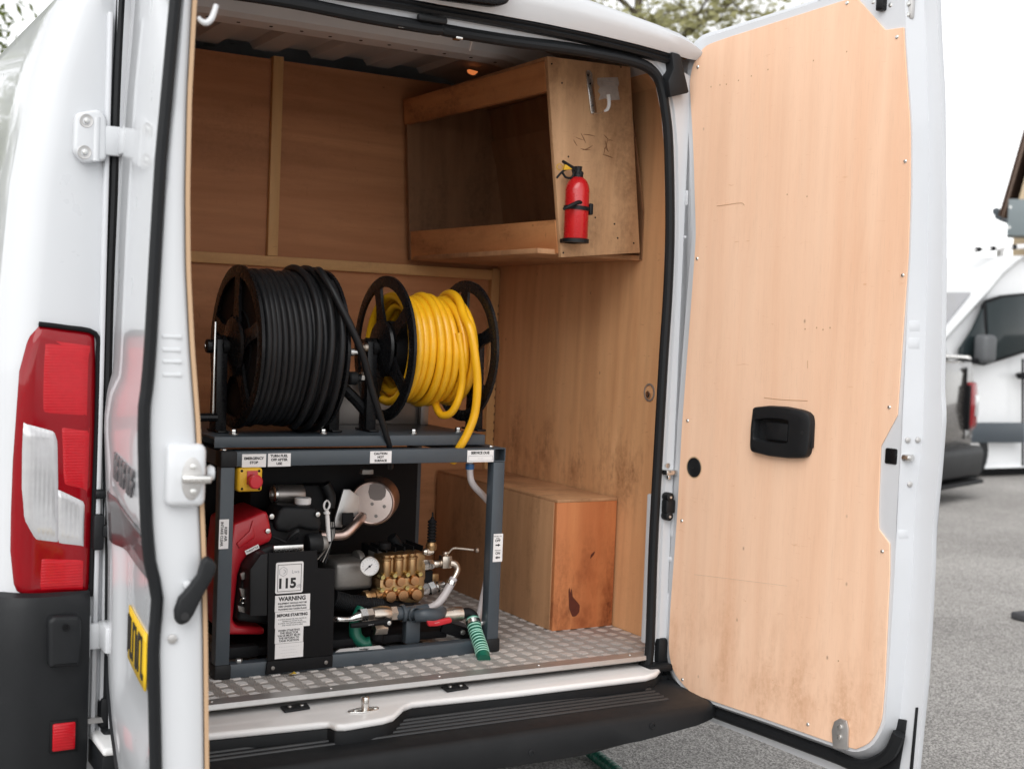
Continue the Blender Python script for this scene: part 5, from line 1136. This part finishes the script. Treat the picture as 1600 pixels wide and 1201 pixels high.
for i in range(1, 27, 2):
    d = (crv[i+1]-crv[i-1]).normalized(); w = B(); w.lathe([(.0205, -.0022), (.0222, 0), (.0205, .0022)], crv[i], d, 18); w.obj('spiral_turn', GREEN_L, gh)
w = B(); w.lathe([(.0225, -.007), (.0238, -.007), (.0238, .007), (.0225, .007)], crv[3], crv[5]-crv[2], 18); w.obj('hose_clamp', CHROME, gh)
w = B(); w.box(*[crv[3].x+.016, crv[3].x+.034, crv[3].y-.02, crv[3].y-.006, crv[3].z-.004, crv[3].z+.008], .002); w.obj('clamp_screw', CHROME, gh)
w = B(); w.tube([at(566, 950, .33), at(556, 972, .32), at(556, 992, .31), at(568, 1005, .30), at(580, 1003, .29)], .019, 14, smooth=6); w.obj('suction_hose', GREEN, pw)
fitting('suction_nut', NICKEL, (584, 983), (603, 982), [(0, 0), (.018, 0), (.018, 1), (0, 1)], Y=.28)
w = B(); w.cyl(at(590, 1000, .29), (0, 0, 1), .02, .035, 16, .004); w.obj('suction_elbow', BLACKM, pw)
pts = [at(522, 935, .36), at(545, 942, .36), at(575, 944, .36), at(600, 946, .37), at(640, 948, .38)]
w = B(); w.tube(pts, .025, 16, smooth=6); rh = w.obj('ribbed_hose', BLACKM, pw)
for k in range(24):
    t = k/24*4*.7; i = int(t); p = pts[i].lerp(pts[i+1], t-i); w = B(); w.lathe([(.025, -.002), (.0268, 0), (.025, .002)], p, pts[i+1]-pts[i], 16); w.obj('hose_rib', RUBBER, rh)
w = B(); w.box(0, .115, -.006, .006, -.018, .018, .003, mt=Matrix.Translation(at(690, 978, .30)) @ Matrix.Rotation(.33, 4, 'Y')); bar = w.obj('flat_bar', BLACKM, pw)
w = B(); w.cyl(at(722, 987, .29), (0, -1, 0), .0085, .008, 6, .001); w.obj('bolt', SCREW, bar)
w = B(); q = on(562, 1014, 2, .0415); w.add([tuple(on(*p, 2, .0422)) for p in ((524, 1018.5), (531, 1013.5), (594, 1008), (601, 1012.5))], [(0, 1, 2, 3)]); rl = w.obj('label', PAPER, pw, smooth=0, thick=.0006)
w = B(); q = on(570, 1013.5, 2, .0434); w.prism([(q.x-.016, q.y-.004), (q.x, q.y-.004), (q.x, q.y-.009), (q.x+.014, q.y), (q.x, q.y+.009), (q.x, q.y+.004), (q.x-.016, q.y+.004)], 2, .0431, .0436); w.obj('arrow', INK, rl)
# clear feed hose by the right post
w = B(); w.tube([at(734, 722, .26), at(735, 745, .26), at(740, 758, .27), at(752, 771, .29), at(764, 784, .31)], .0105, 12, smooth=5); w.obj('feed_hose', CLEAR, pw)
w = B(); w.cyl(at(734, 733, .26), (0, 0, 1), .0135, .018, 16, .002); w.obj('hose_collar', BLUE, pw)
w = B(); w.tube([at(766, 880, .33), at(757, 920, .32), at(752, 945, .31), at(747, 968, .30)], .0095, 10, smooth=5); w.obj('feed_hose', CLEAR, pw)
# sheet steel cover standing behind the reels
w = B(); w.box(-.83, -.47, .62, .78, .670, .835, .003); w.obj('rear_cover', STEELSH, pw)
w = B(); w.box(-.49, -.462, .60, .62, .670, .833, .002); w.obj('cover_flange', STEELSH, pw)

# ================================================================ hose reels and hoses
def flange(x, yc, zc, ro, side, par, spokes=5, a0=0., ring=.034, hub=.085):
    """cast wheel with kidney shaped openings; side = which way the dish faces"""
    w = B(); t = .011
    ax = (1, 0, 0); o = (x, yc, zc)
    w.lathe([(ro-ring, -t*.5), (ro-.006, -t*.5), (ro, -t*.3), (ro, t*.5), (ro-.005, t*.7), (ro-ring+.004, t*.5), (ro-ring, t*.3), (ro-ring, -t*.5)], o, ax, 64)
    d = side*.02
    w.lathe([(.03, d+t*.5), (hub, d*.4+t*.5), (hub+.004, d*.3), (hub, d*.4-t*.5), (.03, d-t*.5)], o, ax, 40)
    for k in range(spokes):
        a = a0+2*math.pi*k/spokes; dy, dz = math.cos(a), math.sin(a); py, pz = -dz, dy
        r0, r1 = hub-.012, ro-ring+.01; vs = []
        for r, hw in ((r0, .030), ((r0+r1)/2, .019), (r1-.012, .022), (r1, .036)):
            for sx_ in (-.0045, .0045):
                for s_ in (-1, 1): vs.append((x+sx_, yc+dy*r+py*hw*s_, zc+dz*r+pz*hw*s_))
        fs = []
        for i in range(3):
            p = i*4; n = p+4
            fs += [(p, p+1, n+1, n), (p+2, n+2, n+3, p+3), (p, n, n+2, p+2), (p+1, p+3, n+3, n+1)]
        w.add(vs, fs)
    return w.obj('flange', BLACK, par, smooth=40)
def reel(x0, x1, yc, zc, ro, rd_, label, a0):
    r = thing('hose_reel', label, 'hose reel', ((x0+x1)/2, yc, .67), 'hose reels on the washer deck')
    flange(x0, yc, zc, ro, -1, r, a0=a0); flange(x1, yc, zc, ro, 1, r, a0=a0+.3)
    w = B(); w.lathe([(rd_, x0+.004), (rd_, x1-.004)], (0, yc, zc), (1, 0, 0), 40); w.obj('drum', BLACKM, r)
    if rd_ > .1: w = B(); w.lathe([(.02, x0+.010), (.222, x0+.009), (.222, x0+.0095), (.02, x0+.0105)], (0, yc, zc), (1, 0, 0), 40); w.obj('drum_end', BLACKM, r)
    w = B(); w.cyl((x0-.06, yc, zc), (1, 0, 0), .019, x1-x0+.11, 16, .003); w.obj('axle', BLACKM, r)
    for x, s in ((x0-.035, -1), (x1+.035, 1)):
        w = B(); w.prism([(yc-.030, .672), (yc+.030, .672), (yc+.024, zc+.02), (yc, zc+.032), (yc-.024, zc+.02)], 0, x-(.028 if s < 0 else .004), x+(.004 if s < 0 else .028), .002); up = w.obj('upright', BLACK, r)
        w = B(); w.box(x-.028 if s < 0 else x-.004, x+.004 if s < 0 else x+.028, yc-.055, yc+.055, .6705, .677, .002); w.obj('foot', BLACK, r)
        w = B(); w.lathe([(.0, 0), (.032, 0), (.032, .012), (.02, .016), (.02, .028)], (x-.002*s, yc, zc), (s, 0, 0), 20); be = w.obj('bearing', BLACK, r)
        for k in range(4):
            a = .7+1.57*k; w = B(); w.cyl((x+s*.010, yc+.024*math.cos(a), zc+.024*math.sin(a)), (s, 0, 0), .005, .006, 6, .001); w.obj('bolt', CHROME, be)
    return r
R1, R2 = (-1.187, -.935, .40, .915), (-.722, -.447, .40, .922)
ra = reel(R1[0], R1[1], R1[2], R1[3], .236, .11, 'larger reel on the left end of the deck, filled with black hose', .35)
rb = reel(R2[0], R2[1], R2[2], R2[3], .222, .085, 'open spoked black reel on the right end of the deck, holding yellow hose', .02)
# swivels, taps and cranks
w = B(); p0 = at(346, 534, .38); w.cyl(Vector((-1.275, .40, .915)), (1, 0, 0), .020, .055, 18, .004); w.obj('swivel', BLACK, ra)
w = B(); w.cyl(Vector((-1.277, .40, .915)), (-1, 0, 0), .007, .003, 12, .001); w.obj('bolt', CHROME, ra)
w = B(); w.box(-1.262, -1.256, .365, .372, .72, .985, .001); w.obj('latch_bar', CHROME, ra)
w = B(); w.tube([(-1.25, .36, .715), (-1.29, .36, .715), (-1.33, .36, .715)], .012, 10); w.obj('crank_handle', BLACK, ra)
w = B(); w.lathe([(.011, 0), (.014, .002), (.014, .012), (.010, .014), (.010, .02), (.013, .022), (.013, .03), (0, .03)], at(574, 543, .38), (-1, 0, 0), 12); w.obj('swivel', NICKEL, rb)
w = B(); w.tube([at(560, 545, .38), at(574, 544, .38)], .008, 10); w.obj('hose_tail', BRASS, rb)
w = B(); w.lathe([(0, 0), (.017, 0), (.020, .004), (.020, .024), (.016, .028), (.010, .03), (.010, .05)], at(544, 591, .36), (1, 0, 0), 14); kn = w.obj('brake_knob', PLASTIC, rb)
w = B(); w.lathe([(.010, 0), (.014, .002), (.014, .012), (0, .014)], at(562, 588, .36), (1, 0, 0), 6); w.obj('lock_nut', CHROME, kn)
w = B(); w.lathe([(0, 0), (.008, 0), (.012, .004), (.012, .014), (.008, .016), (.008, .03)], at(545, 550, .38), (1, 0, 0), 12); w.obj('tap', CHROME, rb)
w = B(); w.tube([at(536, 605, .42), at(556, 625, .41), at(578, 650, .40)], .017, 8); w.obj('brace', BLACK, rb)
w = B(); w.tube([(R2[1]+.05, .40, .922), (R2[1]+.055, .43, .86), (R2[1]+.055, .46, .80)], .008, 8); w.tube([(R2[1]+.055, .46, .80), (R2[1]+.11, .46, .80)], .014, 12); w.obj('crank_handle', BLACK, rb)
# black hose: an even outer layer, a few lazy turns on top, and the tail that runs down
bh = thing('black_hose', 'long black rubber hose wound on the left reel, its tail hanging over the deck', 'hose', (-1.04, .40, .70))
rh_ = .0108; pts = []
turns = 12; xs0, xs1 = R1[0]+.022, R1[1]-.03
rg = random.Random(5)
for i in range(turns*40+1):
    t = i/(turns*40); a = -2*math.pi*turns*t
    k = t*turns; f = k-math.floor(k); step = min(1, max(0, (f-.80)/.20)); kk = math.floor(k)+step*step*(3-2*step)
    rr = .217+.0022*math.sin(kk*2.1)+.0015*math.sin(3*a+kk)
    pts.append((lerp(xs0, xs1, kk/turns)+.0025*math.sin(a*1.0+kk*.7), R1[2]+rr*math.cos(a), R1[3]+rr*math.sin(a)))
w = B(); w.tube(pts, rh_, 9); w.obj('wound_turns', BLK_HOSE, bh, smooth=60)
pts = []; T2 = 2.35
for i in range(int(T2*40)+1):
    t = i/(T2*40); a = math.radians(250)-2*math.pi*T2*t
    rr = .236+.002*math.sin(a*2); x = lerp(-1.035, -.957, min(1, t*1.15))+.004*math.sin(3*a)
    pts.append((x, R1[2]+rr*math.cos(a), R1[3]+rr*math.sin(a)))
tail = [at(u, v, Y) for u, v, Y in ((500, 424, .262), (517, 449, .200), (533, 480, .168), (551, 516, .152), (567, 556, .155), (582, 612, .178), (595, 652, .208), (604, 682, .232), (608, 696, .245), (610, 712, .262), (610, 730, .30))]
end = Vector(pts[-1])
# finish on the front upper part of the drum, then leave for the deck
cut = [p for p in pts if True]
w = B(); w.tube(cut, rh_, 9); w.obj('lazy_turns', BLK_HOSE, bh, smooth=60)
st_ = [(-.962, R1[2]+.226*math.cos(math.radians(a)), R1[3]+.232*math.sin(math.radians(a))) for a in (70, 84, 98)]
w = B(); w.tube(st_+tail, [rh_]*(len(st_)+5)+[rh_*.96, rh_*.9]+[rh_*.82]*(len(tail)-7), 10, smooth=6); w.obj('tail', BLK_HOSE, bh, smooth=60)
# inner hidden turns fill the drum
w = B(); w.lathe([(.205, R1[0]+.012), (.205, R1[1]-.012)], (0, R1[2], R1[3]), (1, 0, 0), 48); w.obj('inner_turns', BLK_HOSE, bh)
yh = thing('yellow_hose', 'yellow hose wound on the right reel, one end hanging down in front', 'hose', (-.58, .40, .75))
rh_ = .0132; pts = []; turns = 9; xs0, xs1 = R2[0]+.020, R2[1]-.03
for i in range(turns*40+1):
    t = i/(turns*40); a = -2*math.pi*turns*t-1.4
    k = t*turns; f = k-math.floor(k); step = min(1, max(0, (f-.80)/.20)); kk = math.floor(k)+step*step*(3-2*step)
    rr = .158+.006*math.sin(kk*1.7+.6)+.003*math.sin(2*a+kk)
    pts.append((lerp(xs0, xs1, kk/turns)+.006*math.sin(a+kk*.5), R2[2]+rr*math.cos(a), R2[3]+rr*math.sin(a)))
w = B(); w.tube(pts, rh_, 10); w.obj('wound_turns', YEL_HOSE, yh, smooth=60)
pts = []; turns = 8
for i in range(turns*32+1):
    t = i/(turns*32); a = -2*math.pi*turns*t; pts.append((lerp(xs0+.005, xs1-.01, t), R2[2]+.133*math.cos(a), R2[3]+.133*math.sin(a)))
w = B(); w.tube(pts, rh_, 8); w.obj('inner_turns', YEL_HOSE, yh, smooth=60)
lp = [at(u, v, Y) for u, v, Y in ((716, 520, .245), (722, 560, .24), (722, 600, .25), (714, 630, .26), (703, 646, .28), (690, 648, .31), (682, 636, .34), (680, 622, .36))]
w = B(); w.tube(lp, rh_*.9, 10, smooth=6); w.obj('slack_loop', YEL_HOSE, yh, smooth=60)
ht = [at(u, v, Y) for u, v, Y in ((735, 515, .215), (742, 555, .205), (746, 600, .207), (742, 645, .215), (731, 676, .224), (721, 694, .234), (714, 706, .25), (708, 720, .28))]
xt = ht[0].x
tl = [(lerp(-.485, xt, k/4), R2[2]+.176*math.cos(math.radians(a)), R2[3]+.178*math.sin(math.radians(a))) for k, a in enumerate((40, 66, 92, 118, 142))]
tl += ht
w = B(); w.tube(tl, rh_, 10, smooth=6); w.obj('tail', YEL_HOSE, yh, smooth=60)
for u, v in ((655, 478), (670, 474), (690, 467), (708, 478)):
    q = at(u, v, .235); w = B(); w.box(q.x-.003, q.x+.003, q.y, q.y+.004, q.z-.004, q.z+.003); 
lf = thing('fallen_leaf', 'small yellow leaf on the tread plate in front of the skid frame', 'leaf', tuple(on(457, 1053, 2, .003)))
q = on(457, 1053, 2, .004); w = B(); w.add([(q.x-.012, q.y, .004), (q.x-.004, q.y-.010, .008), (q.x+.012, q.y-.003, .005), (q.x+.008, q.y+.008, .010), (q.x-.002, q.y+.010, .004)], [(0, 1, 4), (1, 2, 3), (1, 3, 4)]); w.obj('blade', M('yellow leaf', (.55, .36, .03, 1), .6, var=.2), lf)
# ================================================================ yard behind
# green hose on the ground under the bumper
gh = thing('ground_hose', 'dark green ribbed hose lying on the tarmac under the rear bumper', 'hose', tuple(on(935, 1180, 2, GZ)))
pts = [on(u, v, 2, z) for u, v, z in ((880, 1148, GZ+.10), (900, 1158, GZ+.07), (916, 1168, GZ+.03), (936, 1184, GZ+.022), (960, 1202, GZ+.022), (990, 1228, GZ+.022))]
w = B(); w.tube(pts, .021, 12, smooth=8); hb = w.obj('hose_wall', M('dark green hose', (.012, .085, .058, 1), .4), gh)
cr = []
for i in range(len(pts)-1):
    for k in range(9): cr.append(pts[i].lerp(pts[i+1], k/9))
for i in range(1, len(cr)-1, 2):
    w = B(); w.lathe([(.021, -.0030), (.0232, 0), (.021, .0030)], cr[i], cr[i+1]-cr[i-1], 14); w.obj('spiral_turn', hb.data.materials[0], gh)
# white van parked side on
VY = 7.3; GV = GZ
WV = M('parked van white', (.78, .79, .80, 1), .3, coat=.5, var=.02)
pv = thing('parked_van', 'white panel van parked side on behind the open plywood door', 'van', (11.5, VY+1, GV))
def vx(u, v): return at(u, v, VY)
def P2(*q): return [(vx(u, v).x, vx(u, v).z) for u, v in q]
x_end = 15.4
roofz = vx(1600, 398).z; sillz = vx(1560, 731).z
nose = vx(1428, 640).x
prof = [(nose, .02), (nose-.02, .35), (nose+.18, .62), (nose+.55, .80), (vx(1474, 531).x, vx(1474, 531).z), (vx(1551, 452).x, vx(1551, 452).z), (vx(1575, 425).x, vx(1575, 425).z), (vx(1600, 405).x+.1, roofz), (x_end, roofz), (x_end+.1, roofz-.3), (x_end+.1, sillz), (nose+.1, sillz)]
w = B(); rows = []
for y, ins, dz in ((VY+.10, .10, .06), (VY+.02, .02, .02), (VY, 0, 0), (VY+1.96, 0, 0), (VY+2.0, .05, .04)):
    cx = (nose+x_end)/2; cz = .7
    rows.append([(x+(ins if x < cx else -ins), y if z < 1.2 else (y+.10*(z-1.2) if y < VY+1 else y-.10*(z-1.2)), z-(dz if z > cz else -dz)) for x, z in prof])
w.grid(rows, closed_u=True); w.add(rows[0], [tuple(range(len(prof)))]); w.add(rows[-1], [tuple(range(len(prof)))]); body = w.obj('body', WV, pv, smooth=30)
def vpart(name, mat, px, d0=-.012, d1=.0, par=pv, bev=.004, lab=None):
    poly = P2(*px); w = B(); vs = []
    w.prism(poly, 1, VY+d0, VY+d1+.03, bev)
    w.v = [(x, y+(.10*(z-1.2) if z > 1.2 else 0), z) for x, y, z in w.v]
    return w.obj(name, mat, par, lab)
vpart('side_window', GLASS_D, [(1544, 471), (1570, 463), (1610, 459), (1610, 544), (1570, 556), (1541, 566), (1544, 540)], lab='driver side window')
vpart('quarter_window', GLASS_D, [(1500, 545), (1520, 515), (1539, 480), (1539, 545), (1538, 566), (1500, 562)])
vpart('window_pillar', BLACKM, [(1538, 478), (1543, 470), (1542, 566), (1537, 566)], -.016)
vpart('window_trim', BLACKM, [(1544, 469), (1570, 461), (1612, 457), (1612, 460), (1570, 464.5), (1545, 473)], -.018)
vpart('window_trim', BLACKM, [(1500, 563), (1536, 567.5), (1570, 557), (1612, 544), (1612, 547), (1570, 560.5), (1536, 571)], -.018)
vpart('side_moulding', STEEL, [(1488, 660), (1598, 660), (1598, 691), (1512, 691), (1490, 689)], -.035, lab='dark grey lower side moulding')
vpart('door_seam', BLACKM, [(1599, 560), (1600.2, 560), (1600.2, 728), (1599, 728)], -.003)
vpart('door_handle', BLACKM, [(1588, 585), (1593, 582), (1615, 582), (1615, 591), (1593, 592)], -.05, bev=.008)
w = B(); q = vx(1520, 545); w.box(q.x-.085, q.x+.13, VY-.26, VY-.06, vx(1520, 566).z, vx(1520, 522).z, .06, 4); mr = w.obj('wing_mirror', M('grey mirror shell', (.10, .105, .11, 1), .5), pv)
w = B(); q = vx(1510, 563); w.box(q.x-.10, q.x+.10, VY-.16, VY+.02, q.z-.03, q.z+.03, .02); w.obj('mirror_arm', BLACKM, mr)
for X in (nose+.95, x_end-1.1):
    w = B(); w.cyl((X, VY-.01, GZ+.30), (0, 1, 0), .34, .22, 28, .03); wh = w.obj('wheel', RUBBER, pv)
    w = B(); w.cyl((X, VY-.016, GZ+.30), (0, 1, 0), .19, .03, 20, .01); w.obj('rim', ZINC, wh)
    w = B(); w.cyl((X, VY+1.78, GZ+.30), (0, 1, 0), .34, .22, 28, .03); w.obj('wheel', RUBBER, pv)
w = B(); w.box(nose+.3, x_end-.2, VY+.15, VY+1.85, GZ+.02, sillz+.02); w.obj('underbody', BLACKM, pv)
rk = thing('roof_tube', 'white pipe carrier with dark straps on the roof of the parked van', 'roof rack', (11.4, VY+.9, roofz))
a_, c_ = at(1511, 391, VY+.5), at(1625, 383, VY+.5); w = B(); w.lathe([(.0, 0), (.012, .05), (.024, .3), (.03, .6), (.03, (c_-a_).length)], a_, c_-a_, 16); w.obj('tube', PAPER, rk)
for t in (.14, .33, .62, .80):
    w = B(); p = a_.lerp(c_, t); w.lathe([(.024, -.04), (.033, -.04), (.033, .04), (.024, .04)], p, c_-a_, 14); w.obj('strap', BLACKM, rk)
for t in (.45, .95):
    w = B(); p = a_.lerp(c_, t); w.box(p.x-.03, p.x+.03, p.y-.04, p.y+.04, roofz-.02, p.z, .005); w.obj('bracket', ZINC, rk)
p0, p1 = vx(1480, 524), vx(1543, 458); dx_ = Vector((-(p1.z-p0.z), 0, p1.x-p0.x)).normalized()*.012
w = B(); w.add([tuple(Vector((p.x, y, p.z))+dx_) for p, y in ((p0, VY+.14), (p0, VY+1.86), (p1, VY+1.76), (p1, VY+.24))], [(0, 1, 2, 3)]); w.obj('windscreen', M('sky lit windscreen', (.40, .40, .43, 1), .12, coat=1, var=.05), pv, smooth=0, thick=.004)  # sky reflection painted into the pale glass colour
# grey pickup whose tail shows past the door edge
pk = thing('parked_pickup', 'dark grey brown pickup whose rear corner and lamp show past the open door', 'pickup', (8.0, 7.5, GZ))
PK = M('dark bronze paint', (.075, .068, .062, 1), .25, .4, coat=.8, var=.06)
h0 = Vector((8.50, 6.0, 0)); hd_ = Vector((-.34, .940, 0)); hr = Vector((-.940, -.34, 0))     # heading, and across the tail towards the left
def kp_(a, c, z): return h0+hd_*a+hr*c+Vector((0, 0, z))
def ksolid(name, mat, prof, c0, c1, par=pk, bev=.02, lab=None):
    w = B(lambda a, c, z: kp_(a, c, z)); w.prism(prof, 1, c0, c1, bev, 3); return w.obj(name, mat, par, lab)
ksolid('body', PK, [(.02, -.06), (.0, .10), (.03, .35), (.02, .72), (.05, .84), (.3, .86), (1.6, .86), (1.7, .9), (1.9, 1.2), (3.2, 1.22), (3.9, .72), (5.0, .62), (5.2, .3), (5.2, -.2), (.1, -.2)], .0, 1.82)
ksolid('bumper', PLASTIC, [(-.10, -.02), (-.12, -.10), (-.10, -.33), (.2, -.36), (.3, -.02)], -.03, 1.85, bev=.04)
ksolid('bumper_step', BLACKM, [(-.13, -.36), (-.14, -.40), (.1, -.42), (.1, -.36)], .0, 1.82, bev=.01)
tlp = ksolid('tail_lamp', RED_LENS, [(-.03, .18), (-.035, .40), (-.012, .62), (.05, .64), (.10, .60), (.10, .14), (.02, .12)], -.02, .16, bev=.02)
ksolid('lamp_insert', CLEAR_LENS, [(-.045, .28), (-.045, .50), (.02, .5), (.02, .28)], .0, .07, tlp, .008)
ksolid('lamp_insert', BLACKM, [(-.025, .14), (-.02, .60), (.03, .60), (.03, .14)], .165, .20, tlp, .005)
ksolid('tailgate_seam', BLACKM, [(-.004, .05), (.005, .78), (.03, .78), (.03, .05)], .235, .242, bev=0)
ksolid('bed_rail', CHROME, [(.03, .86), (.05, .90), (.5, .91), (1.6, .91), (1.6, .86)], .05, .13, bev=.015)
for a in (.75, 4.1):
    for c in (.02, 1.6):
        w = B(); w.cyl(kp_(a, c, GZ+.36), hr, .36, .24, 28, .03); w.obj('wheel', RUBBER, pk)
w = B(lambda a, c, z: kp_(a, c, z)); w.box(.3, 4.9, .2, 1.6, GZ+.15, -.15); w.obj('underbody', BLACKM, pk)
w = B(lambda a, c, z: kp_(a, c, z)); w.box(1.95, 3.2, .12, 1.7, .9, 1.17, .03); w.obj('cab_window', GLASS_D, pk)
w = B(); w.cyl(kp_(.55, .25, -.1), (0, 0, -1), .24, .33, 20, .03)
# house corner with a steep verge
CREAM = M('cream render', (.58, .46, .31, 1), .85, var=.05, bmp=.3, bs=60)
TILE = M('brown roof tile', (.14, .085, .065, 1), .8, var=.25, vs=3)
WOODB = M('brown bargeboard', (.16, .11, .085, 1), .6, var=.15)
hs_ = thing('gable_house', 'cream gable end of a house with a steep brown roof verge', 'house', (17.5, 11.5, GZ))
D = 21.5
def far(u, v, d=D):
    r = ray(u, v); return CC+r*(d/math.hypot(r.x, r.y))
e0, e1 = far(1566, 336), far(1612, 150)
g_ = Vector((.50, -.866, 0)); bk = Vector((.866, .50, 0))
base = far(1580, 372); e0z = e0.z
slope = (e1.z-e0.z)/max(.05, (e1-e0).dot(g_)) if abs((e1-e0).dot(g_)) > .01 else 3
hw_ = 2.6
def hp(a, c, z): return Vector((e0.x, e0.y, 0))+g_*a+bk*c+Vector((0, 0, z))
rise = (e1.z-e0.z)/max(.2, abs(math.hypot(e1.x-e0.x, e1.y-e0.y)))
rise = min(4.5, max(2.2, rise)); ridge = e0z+rise*hw_*.62
w = B(hp); w.prism([(.16, GZ), (.16, e0z+.02), (hw_*.62, ridge-.30), (hw_*1.24-.16, e0z+.02), (hw_*1.24-.16, GZ)], 1, .12, 8.0); w.obj('wall', CREAM, hs_, smooth=0)
for s in (0, 1):
    f = (lambda a: a) if s == 0 else (lambda a: hw_*1.24-a)
    w = B(hp); w.prism([(f(-.06), e0z-.06), (f(-.02), e0z+.10), (f(hw_*.62), ridge+.10), (f(hw_*.62), ridge-.12)], 1, -.05, 8.1); w.obj('roof_slope', TILE, hs_, smooth=0)
    w = B(hp); w.prism([(f(.02), e0z-.10), (f(.02), e0z-.0), (f(hw_*.62), ridge-.02), (f(hw_*.62), ridge-.30)], 1, -.09, -.05, .01); w.obj('bargeboard', WOODB, hs_, smooth=0)
w = B(); w.tube([far(1556, 331), far(1557.5, 339), far(1566, 343), far(1580, 348)], .035, 10); w.obj('gutter_pipe', STEEL, hs_)
w = B(); w.tube([far(1556, 330)+bk*.02, far(1556, 330)+bk*3], .06, 10); w.obj('gutter', STEEL, hs_)
sg_ = thing('grey_cabinet', 'flat grey metal cabinet fixed in front of the cream gable', 'cabinet', tuple(far(1595, 368, 20.6)))
q = far(1573, 368, 20.6); z0_, z1_ = q.z, far(1573, 311, 20.6).z
def cp(a, c, z): return Vector((q.x, q.y, 0))+Vector((.634, -.774, 0))*a+Vector((.774, .634, 0))*c+Vector((0, 0, z))
w = B(cp); w.box(0, 1.3, 0, .5, z0_, z1_, .01); w.obj('casing', M('blue grey panel', (.16, .19, .20, 1), .5), sg_)
for z in (z0_+.12, z1_-.12): w = B(); w.cyl(cp(.03, -.001, z), Vector((-.774, -.634, 0)), .018, .01, 8); w.obj('screw', SCREW, sg_)
w = B(cp); w.box(.6, .7, .2, .3, GZ, z0_); w.obj('post', STEEL, sg_)
# foot of something just inside the right edge
ft = thing('rubber_foot', 'small dark rubber foot of a stand at the right edge on the tarmac', 'stand foot', tuple(on(1602, 968, 2, GZ)))
q = on(1602, 968, 2, GZ); w = B(); w.box(q.x-.07, q.x+.30, q.y-.05, q.y+.05, GZ+.002, GZ+.045, .012); w.obj('block', M('dark grey rubber', (.05, .05, .055, 1), .6), ft)
w = B(); w.box(q.x+.10, q.x+.20, q.y-.03, q.y+.03, GZ+.045, GZ+.08, .008); w.obj('socket', STEEL, ft)

# ---------------------------------------------------------------- trees
def tree(label, x, y, h, crown, n, leaf, mat, seed, trunk=.18, cz=None):
    rg = random.Random(seed)
    t = thing('tree', label, 'tree', (x, y, GZ), 'trees behind the yard')
    w = B(); w.tube([(x, y, GZ-.05), (x+.1, y, GZ+h*.3), (x-.05, y+.1, GZ+h*.6), (x, y, GZ+h*.95)], [trunk, trunk*.75, trunk*.45, trunk*.12], 10, smooth=4)
    tips = []
    limbs = []
    for k in range(34):
        z = GZ+h*rg.uniform(.22, .88); a = rg.uniform(0, 6.283)
        L = crown*rg.uniform(.55, 1.05)*(1-.55*max(0, (z-GZ)/h-.5)); 
        p0 = Vector((x, y, z)); p1 = p0+Vector((math.cos(a)*L*.5, math.sin(a)*L*.5, L*.22)); p2 = p0+Vector((math.cos(a)*L, math.sin(a)*L, L*rg.uniform(.05, .5)))
        w.tube([p0, p1, p2], [trunk*.28, trunk*.15, .012], 6, smooth=3); tips += [p1, p2, p1.lerp(p2, .5), p2]
        for j in range(3):
            q0 = p1.lerp(p2, rg.random()); q1 = q0+Vector((rg.uniform(-1, 1), rg.uniform(-1, 1), rg.uniform(-.3, .7)))*crown*.28
            w.tube([q0, q1], [.016, .006], 5); tips.append(q1)
    w.obj('trunk', BARK, t)
    vs, fs = [], []
    for i in range(n):
        c = rg.choice(tips); r = abs(rg.gauss(0, .16))*crown
        d = Vector((rg.gauss(0, 1), rg.gauss(0, 1), rg.gauss(0, .8))).normalized()*r
        p = c+d; a = Vector((rg.gauss(0, 1), rg.gauss(0, 1), rg.gauss(0, 1))).normalized(); b_ = a.orthogonal().normalized(); s = leaf*rg.uniform(.6, 1.3)
        k = len(vs); vs += [p-a*s, p-b_*s*.45, p+a*s, p+b_*s*.45]; fs.append((k, k+1, k+2, k+3))
    w = B(); w.add(vs, fs); w.obj('crown', mat, t, smooth=0, fix=False)
    return t
def copy_tree(src, label, x, y):
    r = src.copy(); COL.objects.link(r); r.location = (x, y, GZ); r['label'] = label
    for ch in src.children:
        c = ch.copy(); COL.objects.link(c); c.parent = r
    return r
def tdir(u, d):
    r = ray(u, 500); r = Vector((r.x, r.y, 0)).normalized(); return CC.x+r.x*d, CC.y+r.y*d
x, y = tdir(985, 22); tree('sparse yellow green tree rising over the roof of the open van', x, y, 10.5, 3.3, 15000, .075, LEAF_B, 11)
x, y = tdir(-40, 18); left_tree = tree('bushy green tree at the far left behind the open van', x, y, 7.6, 3.0, 26000, .085, LEAF_A, 12)
x, y = tdir(800, 27); tree('taller tree hidden for the most part behind the roof of the open van', x, y, 11, 3.6, 9000, .10, LEAF_B, 13)
copy_tree(left_tree, 'green tree beside the yard whose foliage reflects in the left flank of the open van', -5.2, 14.5)
copy_tree(left_tree, 'green tree nearer the yard entrance, reflected low in the left flank of the open van', -8.2, 9.0)
